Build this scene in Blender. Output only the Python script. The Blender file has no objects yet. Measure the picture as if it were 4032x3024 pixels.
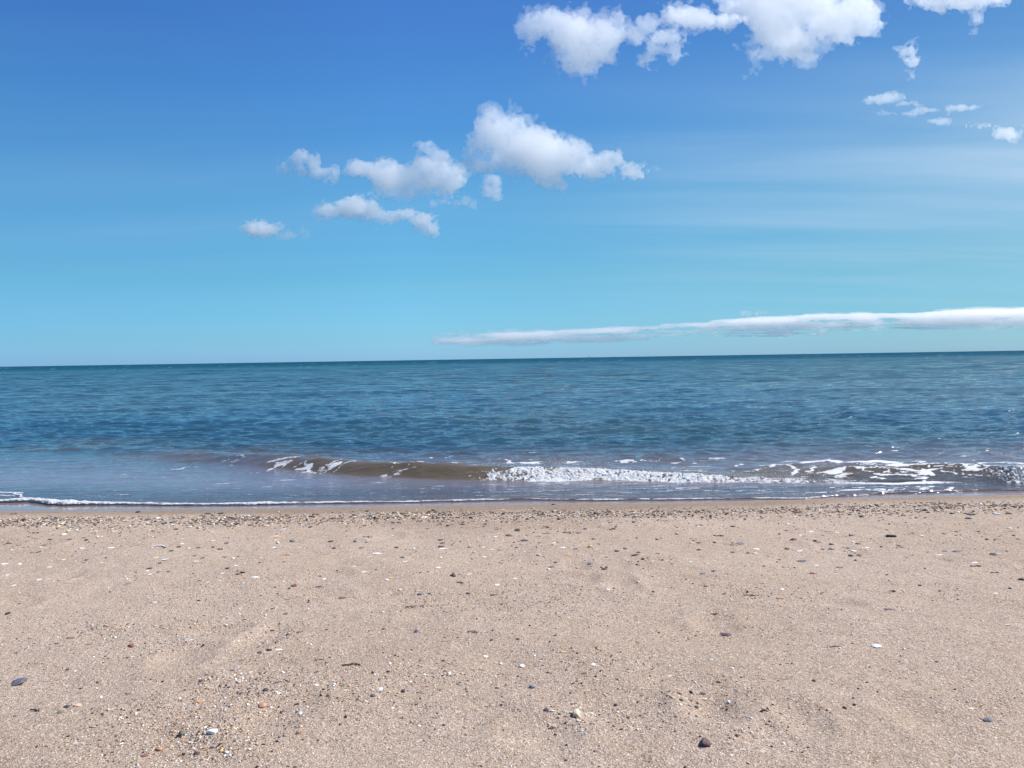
import bpy, bmesh, math, random
import numpy as np
import openvdb
from mathutils import Vector, Matrix

random.seed(7)
rng = np.random.default_rng(11)
sc = bpy.context.scene
C = sc.collection

# ------------------------------------------------------------------ camera
CAM_H = 1.10                    # metres above the sea
F = 768.0                       # focal length in pixels of a 1024 px wide picture
cam_data = bpy.data.cameras.new('camera')
cam_data.sensor_width = 36.0
cam_data.lens = 36.0 * F / 1024.0
cam_data.clip_start = 0.05
cam_data.clip_end = 200000.0
cam = bpy.data.objects.new('camera', cam_data)
C.objects.link(cam)
PITCH = math.atan(25.4 / F)
ROLL = math.radians(0.907)
fw = Vector((0, math.cos(PITCH), -math.sin(PITCH)))
rt = Vector((1, 0, 0))
up = rt.cross(fw)
rt2 = rt * math.cos(ROLL) - up * math.sin(ROLL)
up2 = up * math.cos(ROLL) + rt * math.sin(ROLL)
M = Matrix.Identity(4)
for i in range(3):
    M[i][0], M[i][1], M[i][2] = rt2[i], up2[i], -fw[i]
M[2][3] = CAM_H
cam.matrix_world = M
sc.camera = cam

# ------------------------------------------------------------------ sky and sun
SUN_ELEV, SUN_AZ = math.radians(50), math.radians(76)     # azimuth clockwise from +Y (the view)
w = bpy.data.worlds.new('World')
sc.world = w
w.use_nodes = True
nt = w.node_tree
nt.nodes.clear()
N, L = nt.nodes.new, nt.links.new
out = N('ShaderNodeOutputWorld')
bg = N('ShaderNodeBackground')
bg.inputs['Strength'].default_value = 0.077
sky = N('ShaderNodeTexSky')
sky.sky_type = 'NISHITA'
sky.sun_disc = False
sky.sun_elevation = SUN_ELEV
sky.sun_rotation = SUN_AZ
sky.air_density = 1.0
sky.dust_density = 0.3
sky.ozone_density = 3.0
geo = N('ShaderNodeTexCoord')
sep = N('ShaderNodeSeparateXYZ')
L(geo.outputs['Generated'], sep.inputs[0])


def wmath(op, a, b=None, c=None, clamp=False):
    n = N('ShaderNodeMath')
    n.operation = op
    n.use_clamp = clamp
    for i, v in enumerate((a, b, c)):
        if v is None:
            continue
        if isinstance(v, (int, float)):
            n.inputs[i].default_value = v
        else:
            L(v, n.inputs[i])
    return n.outputs[0]


# gain of the clear sky by height above the horizon (the air of the place: deep blue above, cyan below)
ramp = N('ShaderNodeValToRGB')
L(wmath('MULTIPLY', sep.outputs['Z'], 2.0, clamp=True), ramp.inputs[0])
cr = ramp.color_ramp
cr.interpolation = 'LINEAR'
GAIN = [(0.0, (0.50, 1.0, 1.95)), (0.06, (0.46, 0.97, 1.55)), (0.20, (0.48, 1.02, 1.27)), (0.40, (0.53, 1.13, 1.36)),
        (0.62, (0.47, 1.06, 1.50)), (0.85, (0.47, 0.95, 1.55)), (1.0, (0.50, 0.95, 1.5))]
GAIN = [(p_, tuple(c_ / 2 for c_ in g_)) for p_, g_ in GAIN]        # the ramp holds half of each gain
cr.elements[0].position, cr.elements[0].color = GAIN[0][0], (*GAIN[0][1], 1)
cr.elements[1].position, cr.elements[1].color = GAIN[-1][0], (*GAIN[-1][1], 1)
for p, col in GAIN[1:-1]:
    e = cr.elements.new(p)
    e.color = (*col, 1)
mul = N('ShaderNodeMix')
mul.data_type = 'RGBA'
mul.blend_type = 'MULTIPLY'
mul.inputs['Factor'].default_value = 1.0
L(sky.outputs[0], mul.inputs['A'])
ramp2 = N('ShaderNodeValToRGB')                       # towards the sun the air is paler, away from it deeper
L(wmath('MULTIPLY_ADD', sep.outputs['X'], 0.5, 0.5, clamp=True), ramp2.inputs[0])
c2 = ramp2.color_ramp
c2.elements[0].position, c2.elements[0].color = 0.20, (0.82, 0.87, 0.92, 1)
c2.elements[1].position, c2.elements[1].color = 0.76, (0.85, 0.78, 0.70, 1)
e = c2.elements.new(0.43)
e.color = (1, 1, 1, 1)
gm = N('ShaderNodeMix')
gm.data_type = 'RGBA'
gm.blend_type = 'MULTIPLY'
gm.inputs['Factor'].default_value = 1.0
L(ramp.outputs[0], gm.inputs['A'])
L(ramp2.outputs[0], gm.inputs['B'])
sc2 = N('ShaderNodeVectorMath')
sc2.operation = 'SCALE'
sc2.inputs['Scale'].default_value = 2.0
L(gm.outputs['Result'], sc2.inputs[0])
L(sc2.outputs[0], mul.inputs['B'])
# thin high cirrus: streaks on a high flat layer, thicker towards the sun
den = wmath('MAXIMUM', sep.outputs['Z'], 0.03)
px = wmath('DIVIDE', sep.outputs['X'], wmath('ADD', den, 0.08))
py = wmath('DIVIDE', sep.outputs['Y'], wmath('ADD', den, 0.08))
comb = N('ShaderNodeCombineXYZ')
L(px, comb.inputs[0])
L(py, comb.inputs[1])
mp = N('ShaderNodeMapping')
mp.inputs['Rotation'].default_value = (0, 0, math.radians(-14))
mp.inputs['Scale'].default_value = (0.22, 1.5, 1)
L(comb.outputs[0], mp.inputs[0])
nz = N('ShaderNodeTexNoise')
nz.inputs['Scale'].default_value = 1.0
nz.inputs['Detail'].default_value = 7
nz.inputs['Roughness'].default_value = 0.5
nz.inputs['Distortion'].default_value = 0.4
L(mp.outputs[0], nz.inputs['Vector'])
mp2 = N('ShaderNodeMapping')
mp2.inputs['Scale'].default_value = (0.12, 0.25, 1)
mp2.inputs['Location'].default_value = (3.1, 1.7, 0)
L(comb.outputs[0], mp2.inputs[0])
nz2 = N('ShaderNodeTexNoise')
nz2.inputs['Detail'].default_value = 3
L(mp2.outputs[0], nz2.inputs['Vector'])
side = wmath('SMOOTH_MIN', wmath('MULTIPLY_ADD', sep.outputs['X'], 1.25, 0.12), 1.0, 0.2)
side = wmath('MAXIMUM', side, 0.12)
veil = wmath('MULTIPLY', wmath('MULTIPLY_ADD', nz.outputs[0], 3.0, -0.85, clamp=True), side)
veil = wmath('MULTIPLY', veil, wmath('MULTIPLY_ADD', nz2.outputs[0], 1.4, 0.0, clamp=True))
low = wmath('SUBTRACT', 1.0, wmath('MULTIPLY', wmath('ABSOLUTE', wmath('SUBTRACT', sep.outputs['Z'], 0.20)), 5.5), clamp=True)
veil = wmath('MULTIPLY', veil, wmath('MULTIPLY_ADD', low, 0.85, 0.08))
mix = N('ShaderNodeMix')
mix.data_type = 'RGBA'
# one broad pale veil slanting up towards the sun side
bandc = wmath('SUBTRACT', sep.outputs['Z'], wmath('MULTIPLY_ADD', sep.outputs['X'], 0.09, 0.135))
band = wmath('SUBTRACT', 1.0, wmath('MULTIPLY', wmath('ABSOLUTE', bandc), 13.0), clamp=True)
band2 = wmath('SUBTRACT', 1.0, wmath('MULTIPLY', wmath('ABSOLUTE', wmath('SUBTRACT', bandc, 0.055)), 15.0), clamp=True)
band = wmath('ADD', wmath('SMOOTH_MIN', band, 1.0, 0.3), wmath('MULTIPLY', band2, 0.7))
bx = wmath('MULTIPLY_ADD', sep.outputs['X'], 2.2, -0.30, clamp=True)
band = wmath('MULTIPLY', wmath('MULTIPLY', band, bx), wmath('MULTIPLY_ADD', nz.outputs[0], 1.3, 0.0, clamp=True))
veil = wmath('ADD', veil, wmath('MULTIPLY', band, 0.33), clamp=True)
L(veil, mix.inputs['Factor'])
L(mul.outputs['Result'], mix.inputs['A'])
mix.inputs['B'].default_value = (5.6, 7.2, 9.2, 1)
L(mix.outputs['Result'], bg.inputs['Color'])
L(bg.outputs[0], out.inputs[0])

sun_d = bpy.data.lights.new('sun', 'SUN')
sun_d.energy = 4.8
sun_d.angle = math.radians(0.53)
sun_d.color = (1.0, 0.955, 0.90)
sun = bpy.data.objects.new('sun', sun_d)
C.objects.link(sun)
sdir = Vector((math.sin(SUN_AZ) * math.cos(SUN_ELEV), math.cos(SUN_AZ) * math.cos(SUN_ELEV), math.sin(SUN_ELEV)))
sun.rotation_euler = (-sdir).to_track_quat('-Z', 'Y').to_euler()

sc.view_settings.view_transform = 'Standard'
sc.view_settings.look = 'None'
sc.view_settings.exposure = 0.38
sc.view_settings.gamma = 1.0
sc.render.engine = 'CYCLES'
cy = sc.cycles
cy.max_bounces = 28
cy.diffuse_bounces = 3
cy.glossy_bounces = 3
cy.transmission_bounces = 6
cy.transparent_max_bounces = 24
cy.volume_bounces = 24
cy.caustics_reflective = False
cy.caustics_refractive = False
cy.sample_clamp_indirect = 6
cy.use_denoising = True
cy.use_adaptive_sampling = True
cy.adaptive_threshold = 0.015


# ------------------------------------------------------------------ helpers
def tag(o, label=None, cat=None, group=None, kind=None):
    for k, v in (('label', label), ('category', cat), ('group', group), ('kind', kind)):
        if v:
            o[k] = v
    return o


def mesh_obj(name, verts, faces, mat, parent=None, smooth=True):
    me = bpy.data.meshes.new(name)
    me.from_pydata([tuple(v) for v in verts], [], [tuple(f) for f in faces])
    me.update()
    if smooth:
        me.polygons.foreach_set('use_smooth', [True] * len(me.polygons))
    if mat:
        me.materials.append(mat)
    o = bpy.data.objects.new(name, me)
    C.objects.link(o)
    o.parent = parent
    return o


def fast_mesh(name, verts, faces, mat, parent=None, smooth=True):
    """verts n x 3, faces m x k (all the same k): written straight from arrays."""
    me = bpy.data.meshes.new(name)
    nv, (nf, k) = len(verts), faces.shape
    me.vertices.add(nv)
    me.vertices.foreach_set('co', np.ascontiguousarray(verts, dtype=np.float32).ravel())
    me.loops.add(nf * k)
    me.loops.foreach_set('vertex_index', np.ascontiguousarray(faces, dtype=np.int32).ravel())
    me.polygons.add(nf)
    me.polygons.foreach_set('loop_start', np.arange(0, nf * k, k, dtype=np.int32))
    if smooth:
        me.polygons.foreach_set('use_smooth', np.ones(nf, dtype=bool))
    me.update(calc_edges=True)
    if mat:
        me.materials.append(mat)
    o = bpy.data.objects.new(name, me)
    C.objects.link(o)
    o.parent = parent
    return o


def attr(o, name, vals):
    a = o.data.attributes.new(name, 'FLOAT', 'POINT')
    a.data.foreach_set('value', np.ascontiguousarray(vals, dtype=np.float32))


def attr_col(o, name, cols):
    a = o.data.attributes.new(name, 'FLOAT_COLOR', 'POINT')
    c = np.ones((len(cols), 4), dtype=np.float32)
    c[:, :3] = cols
    a.data.foreach_set('color', c.ravel())


_T = rng.random((512, 512)).astype(np.float32) * 2 - 1


def noise2(x, y):
    """smooth value noise, about -1..1, one unit per cell"""
    xi, yi = np.floor(x).astype(np.int64), np.floor(y).astype(np.int64)
    fx, fy = x - xi, y - yi
    fx, fy = fx * fx * fx * (fx * (fx * 6 - 15) + 10), fy * fy * fy * (fy * (fy * 6 - 15) + 10)
    a, b = _T[xi & 511, yi & 511], _T[(xi + 1) & 511, yi & 511]
    c, d = _T[xi & 511, (yi + 1) & 511], _T[(xi + 1) & 511, (yi + 1) & 511]
    return (a * (1 - fx) + b * fx) * (1 - fy) + (c * (1 - fx) + d * fx) * fy


def fbm2(x, y, n=4, g=0.5):
    s, a, t = 0, 1.0, 0
    for i in range(n):
        s = s + a * noise2(x * 2**i + 17.3 * i, y * 2**i + 9.1 * i)
        t += a
        a *= g
    return s / t


def sstep(a, b, x):
    t = np.clip((x - a) / (b - a), 0, 1)
    return t * t * (3 - 2 * t)


def node_mat(name):
    m = bpy.data.materials.new(name)
    m.use_nodes = True
    t = m.node_tree
    t.nodes.clear()
    o = t.nodes.new('ShaderNodeOutputMaterial')
    return m, t, o


class G:
    """small wrapper for wiring nodes"""
    def __init__(s, t):
        s.t = t

    def n(s, typ, **kw):
        nd = s.t.nodes.new(typ)
        for k, v in kw.items():
            if hasattr(nd, k) and not k[0].isupper():
                setattr(nd, k, v)
            else:
                s.put(nd.inputs[k], v)
        return nd

    def put(s, sock, v):
        if isinstance(v, bpy.types.NodeSocket):
            s.t.links.new(v, sock)
        else:
            sock.default_value = v

    def m(s, op, a, b=None, c=None, clamp=False):
        nd = s.t.nodes.new('ShaderNodeMath')
        nd.operation = op
        nd.use_clamp = clamp
        for i, v in enumerate((a, b, c)):
            if v is not None:
                s.put(nd.inputs[i], v)
        return nd.outputs[0]

    def mixc(s, f, a, b, blend='MIX'):
        nd = s.t.nodes.new('ShaderNodeMix')
        nd.data_type = 'RGBA'
        nd.blend_type = blend
        s.put(nd.inputs['Factor'], f)
        s.put(nd.inputs['A'], a if isinstance(a, bpy.types.NodeSocket) else (*a, 1))
        s.put(nd.inputs['B'], b if isinstance(b, bpy.types.NodeSocket) else (*b, 1))
        return nd.outputs['Result']

    def noise(s, vec, scale, detail=2, rough=0.5, dist=0.0):
        nd = s.n('ShaderNodeTexNoise')
        s.put(nd.inputs['Vector'], vec)
        nd.inputs['Scale'].default_value = scale
        nd.inputs['Detail'].default_value = detail
        nd.inputs['Roughness'].default_value = rough
        nd.inputs['Distortion'].default_value = dist
        return nd.outputs[0]

    def ss(s, x, a, b):
        nd = s.t.nodes.new('ShaderNodeMapRange')
        nd.interpolation_type = 'SMOOTHSTEP'
        s.put(nd.inputs[0], x)
        nd.inputs[1].default_value, nd.inputs[2].default_value = a, b
        return nd.outputs[0]

    def a(s, name):
        nd = s.t.nodes.new('ShaderNodeAttribute')
        nd.attribute_name = name
        return nd


# ---- from a spot of the photograph (4032 wide) to the place it shows
def ray(sx, sy):
    u, v = sx / 3.9375 - 512, 384 - sy / 3.9375
    d = fw * F + rt2 * u + up2 * v
    return d.normalized()


def on_sea(sx, sy):
    d = ray(sx, sy)
    t = CAM_H / -d.z
    return d.x * t, d.y * t


def curve2212(pts):
    p = [on_sea(x * 1.8228, y * 1.8228) for x, y in pts]
    p.sort()
    return np.array([q[0] for q in p]), np.array([q[1] for q in p])


# the edge of the swash (foam line), the edge of the wet sheen, the foot of the breaking wave
FO = curve2212([(-200, 1084), (0, 1083), (67, 1080), (117, 1087), (250, 1089), (402, 1090.6), (741, 1087), (1042, 1081.5), (1159, 1079), (1300, 1081),
                (1481, 1079), (1739, 1077), (1806, 1071), (1907, 1065), (2108, 1059), (2300, 1056)])
WE = curve2212([(-200, 1105), (0, 1104), (335, 1102), (737, 1097), (1208, 1089), (1480, 1087), (1700, 1082), (1906, 1075.6), (2212, 1070), (2400, 1068)])


def foam_edge(x):
    return np.interp(x, *FO) + 0.012 * noise2(x * 2.3, x * 0 + 5) + 0.006 * noise2(x * 9, x * 0 + 8)


def wet_edge(x):
    return np.interp(x, *WE) + 0.02 * noise2(x * 0.9, x * 0 + 2)


_dr = np.random.default_rng(21)
DENTS = [(_dr.uniform(-0.7, 0.7) * yy_, yy_, _dr.uniform(0.05, 0.10), _dr.uniform(0.06, 0.14), _dr.uniform(0.005, 0.014)) for yy_ in _dr.uniform(1.3, 4.6, 46)]


def sand_z(x, y):
    """height of the beach"""
    x, y = np.asarray(x, dtype=float), np.asarray(y, dtype=float)
    we = wet_edge(x)
    t = we - y
    z = np.where(t > 0, 0.006 * np.clip(t, 0, 0.3) + 0.05 * np.clip(t - 0.15, 0, 200) - 0.0006 * np.clip(t - 3, 0, 40) ** 2, 0.03 * t)
    z = np.where(t < -0.4, -0.012 + 0.055 * (t + 0.4), z)
    dry = sstep(0.1, 0.6, t)
    z = z + dry * (0.016 * fbm2(x * 1.3, y * 1.9, 3) + 0.0085 * fbm2(x * 4.2, y * 6, 3) + 0.0026 * fbm2(x * 19, y * 24, 2))
    for px_, py_, rx_, ry_, dp_ in DENTS:
        q = ((x - px_) / rx_) ** 2 + ((y - py_) / ry_) ** 2
        z = z + dp_ * (-np.exp(-q) + 0.35 * np.exp(-(np.sqrt(q) - 1.5) ** 2 / 0.12))
    # a low shelf where the last tide left its gravel
    z = z + 0.010 * np.exp(-((t - 0.52) / 0.16) ** 2)
    return z


def on_sand(sx, sy):
    d = ray(sx, sy)
    z = 0.1
    for _ in range(12):
        t = (CAM_H - z) / -d.z
        x, y = d.x * t, d.y * t
        z = float(sand_z(x, y))
    return x, y, z
# ------------------------------------------------------------------ the beach
def warped(lo, hi, step, far, ratio):
    """even steps between lo and hi, growing steps out to far on both sides"""
    a = list(np.arange(lo, hi + step / 2, step))
    s, v = step, hi
    while v < far:
        s *= ratio
        v += s
        a.append(v)
    s, v, b = step, lo, []
    while v > -far:
        s *= ratio
        v -= s
        b.append(v)
    return np.array(b[::-1] + a)


def grid_faces(nr, nc):
    i = np.arange(nr - 1)[:, None] * nc + np.arange(nc - 1)[None, :]
    return np.stack([i, i + 1, i + nc + 1, i + nc], -1).reshape(-1, 4)


def sand_material():
    m, t, o = node_mat('beach_sand')
    g = G(t)
    pos = g.n('ShaderNodeNewGeometry').outputs['Position']
    wet = g.a('wet').outputs['Fac']
    damp = g.a('damp').outputs['Fac']
    n1 = g.noise(pos, 0.9, 4)
    n2 = g.noise(pos, 6.0, 4, 0.6)
    base = g.mixc(g.ss(n1, 0.3, 0.7), (0.490, 0.368, 0.278), (0.545, 0.420, 0.325))
    base = g.mixc(g.m('MULTIPLY', g.ss(n2, 0.42, 0.75), 0.35), base, (0.42, 0.30, 0.20))
    # single grains: cells of their own colour
    v = g.n('ShaderNodeTexVoronoi', Scale=330.0)
    g.put(v.inputs['Vector'], pos)
    sepc = g.n('ShaderNodeSeparateColor')
    g.put(sepc.inputs[0], v.outputs['Color'])
    r, gr, bl = sepc.outputs[0], sepc.outputs[1], sepc.outputs[2]
    grain = g.mixc(g.ss(r, 0.82, 0.97), base, (0.78, 0.68, 0.57))
    grain = g.mixc(g.m('MULTIPLY', g.ss(gr, 0.76, 0.95), 0.68), grain, (0.18, 0.115, 0.080))
    grain = g.mixc(g.m('MULTIPLY', g.ss(bl, 0.93, 0.98), 0.7), grain, (0.10, 0.09, 0.09))
    v2 = g.n('ShaderNodeTexVoronoi', Scale=150.0)
    g.put(v2.inputs['Vector'], pos)
    sp2 = g.n('ShaderNodeSeparateColor')
    g.put(sp2.inputs[0], v2.outputs['Color'])
    grain = g.mixc(g.m('MULTIPLY', g.ss(sp2.outputs[0], 0.955, 0.985), 0.65), grain, (0.74, 0.66, 0.56))
    grain = g.mixc(g.m('MULTIPLY', g.ss(sp2.outputs[1], 0.95, 0.99), 0.6), grain, (0.20, 0.13, 0.10))
    dampc = g.mixc(1.0, grain, (0.66, 0.64, 0.62), 'MULTIPLY')
    col = g.mixc(damp, grain, dampc)
    wetc = g.mixc(g.ss(n2, 0.3, 0.8), (0.225, 0.175, 0.165), (0.265, 0.205, 0.190))
    col = g.mixc(wet, col, wetc)
    # relief
    h1 = g.noise(pos, 260, 3, 0.65)
    h2 = g.noise(pos, 70, 3, 0.6)
    h3 = v.outputs['Distance']
    hh = g.m('ADD', g.m('MULTIPLY', h1, 0.0062), g.m('ADD', g.m('MULTIPLY', h2, 0.0085), g.m('MULTIPLY', h3, 0.0018)))
    bump = g.n('ShaderNodeBump')
    bump.inputs['Distance'].default_value = 1.0
    g.put(bump.inputs['Height'], hh)
    g.put(bump.inputs['Strength'], g.m('MULTIPLY_ADD', wet, -0.985, 1.0))
    p = g.n('ShaderNodeBsdfPrincipled')
    g.put(p.inputs['Base Color'], col)
    g.put(p.inputs['Roughness'], g.m('MULTIPLY_ADD', wet, -0.86, 0.95))
    g.put(p.inputs['Specular IOR Level'], g.m('MULTIPLY_ADD', wet, 0.45, 0.12))
    g.put(p.inputs['Normal'], bump.outputs[0])
    t.links.new(p.outputs[0], o.inputs[0])
    return m


xs = warped(-4.6, 4.6, 0.011, 3000, 1.09)
ys = []
y = -400.0
while y < 1.0:
    ys.append(y)
    y += max(0.011, (1.0 - y) * 0.09)
ys += list(np.arange(1.0, 6.0, 0.0115))
s = 0.0115
y = ys[-1]
while y < 60:
    s *= 1.05
    y += s
    ys.append(y)
ys = np.array(ys)
X, Y = np.meshgrid(xs, ys)
Z = sand_z(X, Y)
sand = fast_mesh('beach_sand', np.stack([X, Y, Z], -1).reshape(-1, 3), grid_faces(len(ys), len(xs)), sand_material())
tag(sand, kind='structure')
T = wet_edge(X) - Y
wet = sstep(0.035, -0.05, T + 0.015 * noise2(X * 4, Y * 20))
damp = np.clip(1 - sstep(0.0, 0.42, T + 0.08 * noise2(X * 2, Y * 6)), 0, 1)
damp = np.clip(damp * 0.95 + 0.55 * sstep(-0.1, 0.5, fbm2(X * 0.6 + 40, Y * 1.6, 3) - 0.10 * X) * sstep(1.7, 0.5, T), 0, 1)
attr(sand, 'wet', wet.ravel())
attr(sand, 'damp', damp.ravel())

# ------------------------------------------------------------------ the sea
# foot of the breaking wave (world x, world y)
FT = curve2212([(-400, 960), (200, 985), (335, 995), (435, 1003), (603, 1018), (737, 1029), (841, 1034), (941, 1040), (1059, 1041), (1243, 1040),
                (1481, 1043.6), (1739, 1048.6), (1890, 1049), (2212, 1047.5), (2500, 1047)])


def soft(x, xp, fp):
    return sum(np.interp(x + d_, xp, fp) for d_ in (-0.3, -0.2, -0.1, 0, 0.1, 0.2, 0.3)) / 7


def wave_height(x, y):
    ft = soft(x, *FT) + 0.03 * noise2(x * 1.3, x * 0 + 3)
    t = y - ft
    a1 = soft(x, [-7, -4.6, -3.6, -2.9, -2.2, -1.4, -0.7, 0.1, 0.8, 1.6, 2.3, 3.0, 3.6], [0, 0.020, 0.060, 0.085, 0.100, 0.108, 0.118, 0.098, 0.070, 0.048, 0.026, 0.012, 0.0])
    wf = soft(x, [-5, -3, -1.5, 0, 2, 3], [0.50, 0.34, 0.26, 0.20, 0.18, 0.18])
    front = sstep(-0.02, 1, t / wf) ** 0.85
    back = np.exp(-(np.clip(t - wf, 0, None) / 0.42) ** 2)
    h1 = a1 * front * back
    a2 = soft(x, [1.6, 2.2, 2.8, 3.3, 3.9, 4.4, 5.5, 8], [0, 0.045, 0.088, 0.100, 0.088, 0.078, 0.085, 0.06])
    wf2 = soft(x, [2, 3, 3.9, 4.3, 5], [0.62, 0.70, 0.55, 0.36, 0.3])
    front2 = np.clip(t / wf2, 0, 1)
    front2 = front2 ** 1.5 * (1.5 - 0.5 * front2)
    back2 = np.exp(-(np.clip(t - wf2, 0, None) / 0.40) ** 2)
    h2 = a2 * np.clip(front2, 0, 1) * back2
    return np.maximum(h1, h2) + 0.25 * np.minimum(h1, h2), t


def chop(x, y, spx, spy):
    """wind ripples and swell: many small sines running mostly towards the beach"""
    r = np.random.default_rng(5)
    z = np.zeros_like(x)
    off = y - foam_edge(x)
    n, warp_at, wp = 110, -1, None
    for i in range(n):
        lam = 0.09 * (7.0 / 0.09) ** ((i + r.random()) / n)
        ang = r.normal(0.08, 0.30 if lam < 1.5 else 0.18)
        kx, ky = math.sin(ang) * 2 * math.pi / lam, -math.cos(ang) * 2 * math.pi / lam
        amp = 0.0078 * lam ** 0.85 * r.uniform(0.5, 1.3) * (1.3 if lam < 0.5 else 0.62)
        ph = r.uniform(0, 6.28)
        nr = int(np.searchsorted(spy[:, 0], lam / 2.2))       # rows further out cannot carry this ripple
        if nr < 2:
            continue
        if i // 14 != warp_at or wp.shape[1] < nr:
            warp_at, l0 = i // 14, 0.09 * (7.0 / 0.09) ** ((i // 14) * 14 / n)
            X_, Y_ = x[:nr], y[:nr]
            wp = np.stack([l0 * 1.0 * noise2(X_ / (4 * l0) + i, Y_ / (4 * l0)), l0 * 1.0 * noise2(X_ / (5 * l0) + 3, Y_ / (3 * l0) + i)])
        X_, Y_ = x[:nr], y[:nr]
        fade = np.clip(lam / (spy[:nr] * 2.2) - 1, 0, 1) * np.clip(lam / (spx[:nr] * 2.2 + 1e-6) - 0.5, 0, 1)
        fade = fade * (sstep(0.25 * lam, 1.6 * lam + 0.25, off[:nr]) if lam < 0.4 else sstep(2.5 * lam, 22 * lam, off[:nr]) + 0.12)
        q = np.sin(kx * (X_ + wp[0, :nr]) + ky * (Y_ + wp[1, :nr]) + ph)
        if lam < 1.2:
            q = 1.9 * ((1 + q) / 2) ** 1.8 - 0.75        # sharper crests, flatter troughs
        z[:nr] += amp * fade * q
    return z


tt = np.concatenate([-np.geomspace(0.74, 6, 34)[::-1], np.linspace(-0.73, 0.73, 1000), np.geomspace(0.74, 6, 34)])
rows = list(np.arange(5.25, 8.4, 0.0165))
y = rows[-1]
while y < 120:
    y += max(0.0165, min(0.0058 * y * (0.45 + 0.02 * y if y < 27 else 1), 3)) if y < 14 else 0.0058 * y
    rows.append(y)
while y < 60000:
    y *= 1.03
    rows.append(y)
rows = np.array(rows)
TT, RY = np.meshgrid(tt, rows)
SX, SY = TT * RY, RY
spx = np.gradient(TT, axis=1) * RY
spy = np.gradient(RY, axis=0)
wave, tw = wave_height(SX, SY)
fe = foam_edge(SX)
off = SY - fe
calm = 0.5 * sstep(0.0, 0.5, off) + 0.5 * sstep(0.3, 3.2, off)
inner = 0.5 * sstep(-0.05, 0.35, tw) + 0.5 * sstep(0.0, 2.0, tw)         # seaward of the breaker
SZ = 0.012 + wave + chop(SX, SY, spx, spy) * (0.25 + 0.75 * inner) * calm
# three long low swells seen further out
for x0, y0, a, sl, wd in ((1.2, 11.5, 0.045, -0.22, 0.45), (4.5, 9.3, 0.030, -0.12, 0.4), (3.0, 15.5, 0.06, -0.25, 0.7), (-4.5, 14, 0.04, -0.1, 0.6), (10, 22, 0.08, -0.2, 1.0), (-8, 26, 0.07, 0.0, 1.1), (-1, 9.6, 0.022, -0.16, 0.35)):
    q = (SY - (y0 + sl * (SX - x0) + 0.25 * noise2(SX * 0.5, SX * 0 + y0))) / wd
    SZ += a * np.exp(-np.where(q > 0, (q / 1.5) ** 2, q ** 2)) * np.exp(-((SX - x0) / (0.3 * y0)) ** 2)
SZ = np.where(off < 0, 0.010 + off * 1.5, SZ)
SZ = np.where((off >= 0) & (off < 0.08), 0.010 + (SZ - 0.010) * sstep(0, 0.08, off), SZ)

# foam that floats on the water: lacework over the right hand wave, scraps elsewhere
wxx = SX + 0.15 * fbm2(SX * 2.6, SY * 5, 4, 0.6)
wyy = SY + 0.13 * fbm2(SX * 3.2 + 9, SY * 7, 4, 0.6)


def foam_stroke(pts, wid, soft=0.35):
    """a line of foam given by spots of the photograph (2212 wide) lying on water of about height z"""
    best = np.full(SX.shape, 9.0)
    P = []
    for x, y, z in pts:
        d = ray(x * 1.8228, y * 1.8228)
        t = (CAM_H - z) / -d.z
        P.append((d.x * t, d.y * t))
    for (ax, ay), (bx, by) in zip(P[:-1], P[1:]):
        dx, dy = bx - ax, by - ay
        q = np.clip(((wxx - ax) * dx + (wyy - ay) * dy) / (dx * dx + dy * dy), 0, 1)
        best = np.minimum(best, np.hypot(wxx - ax - q * dx, (wyy - ay - q * dy)))
    wv = wid * np.clip(0.85 + 0.9 * noise2(SX * 6 + 3, SY * 9), 0.12, 2)
    return 1 - sstep(wv * (1 - soft), wv * (1 + soft), best)


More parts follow.
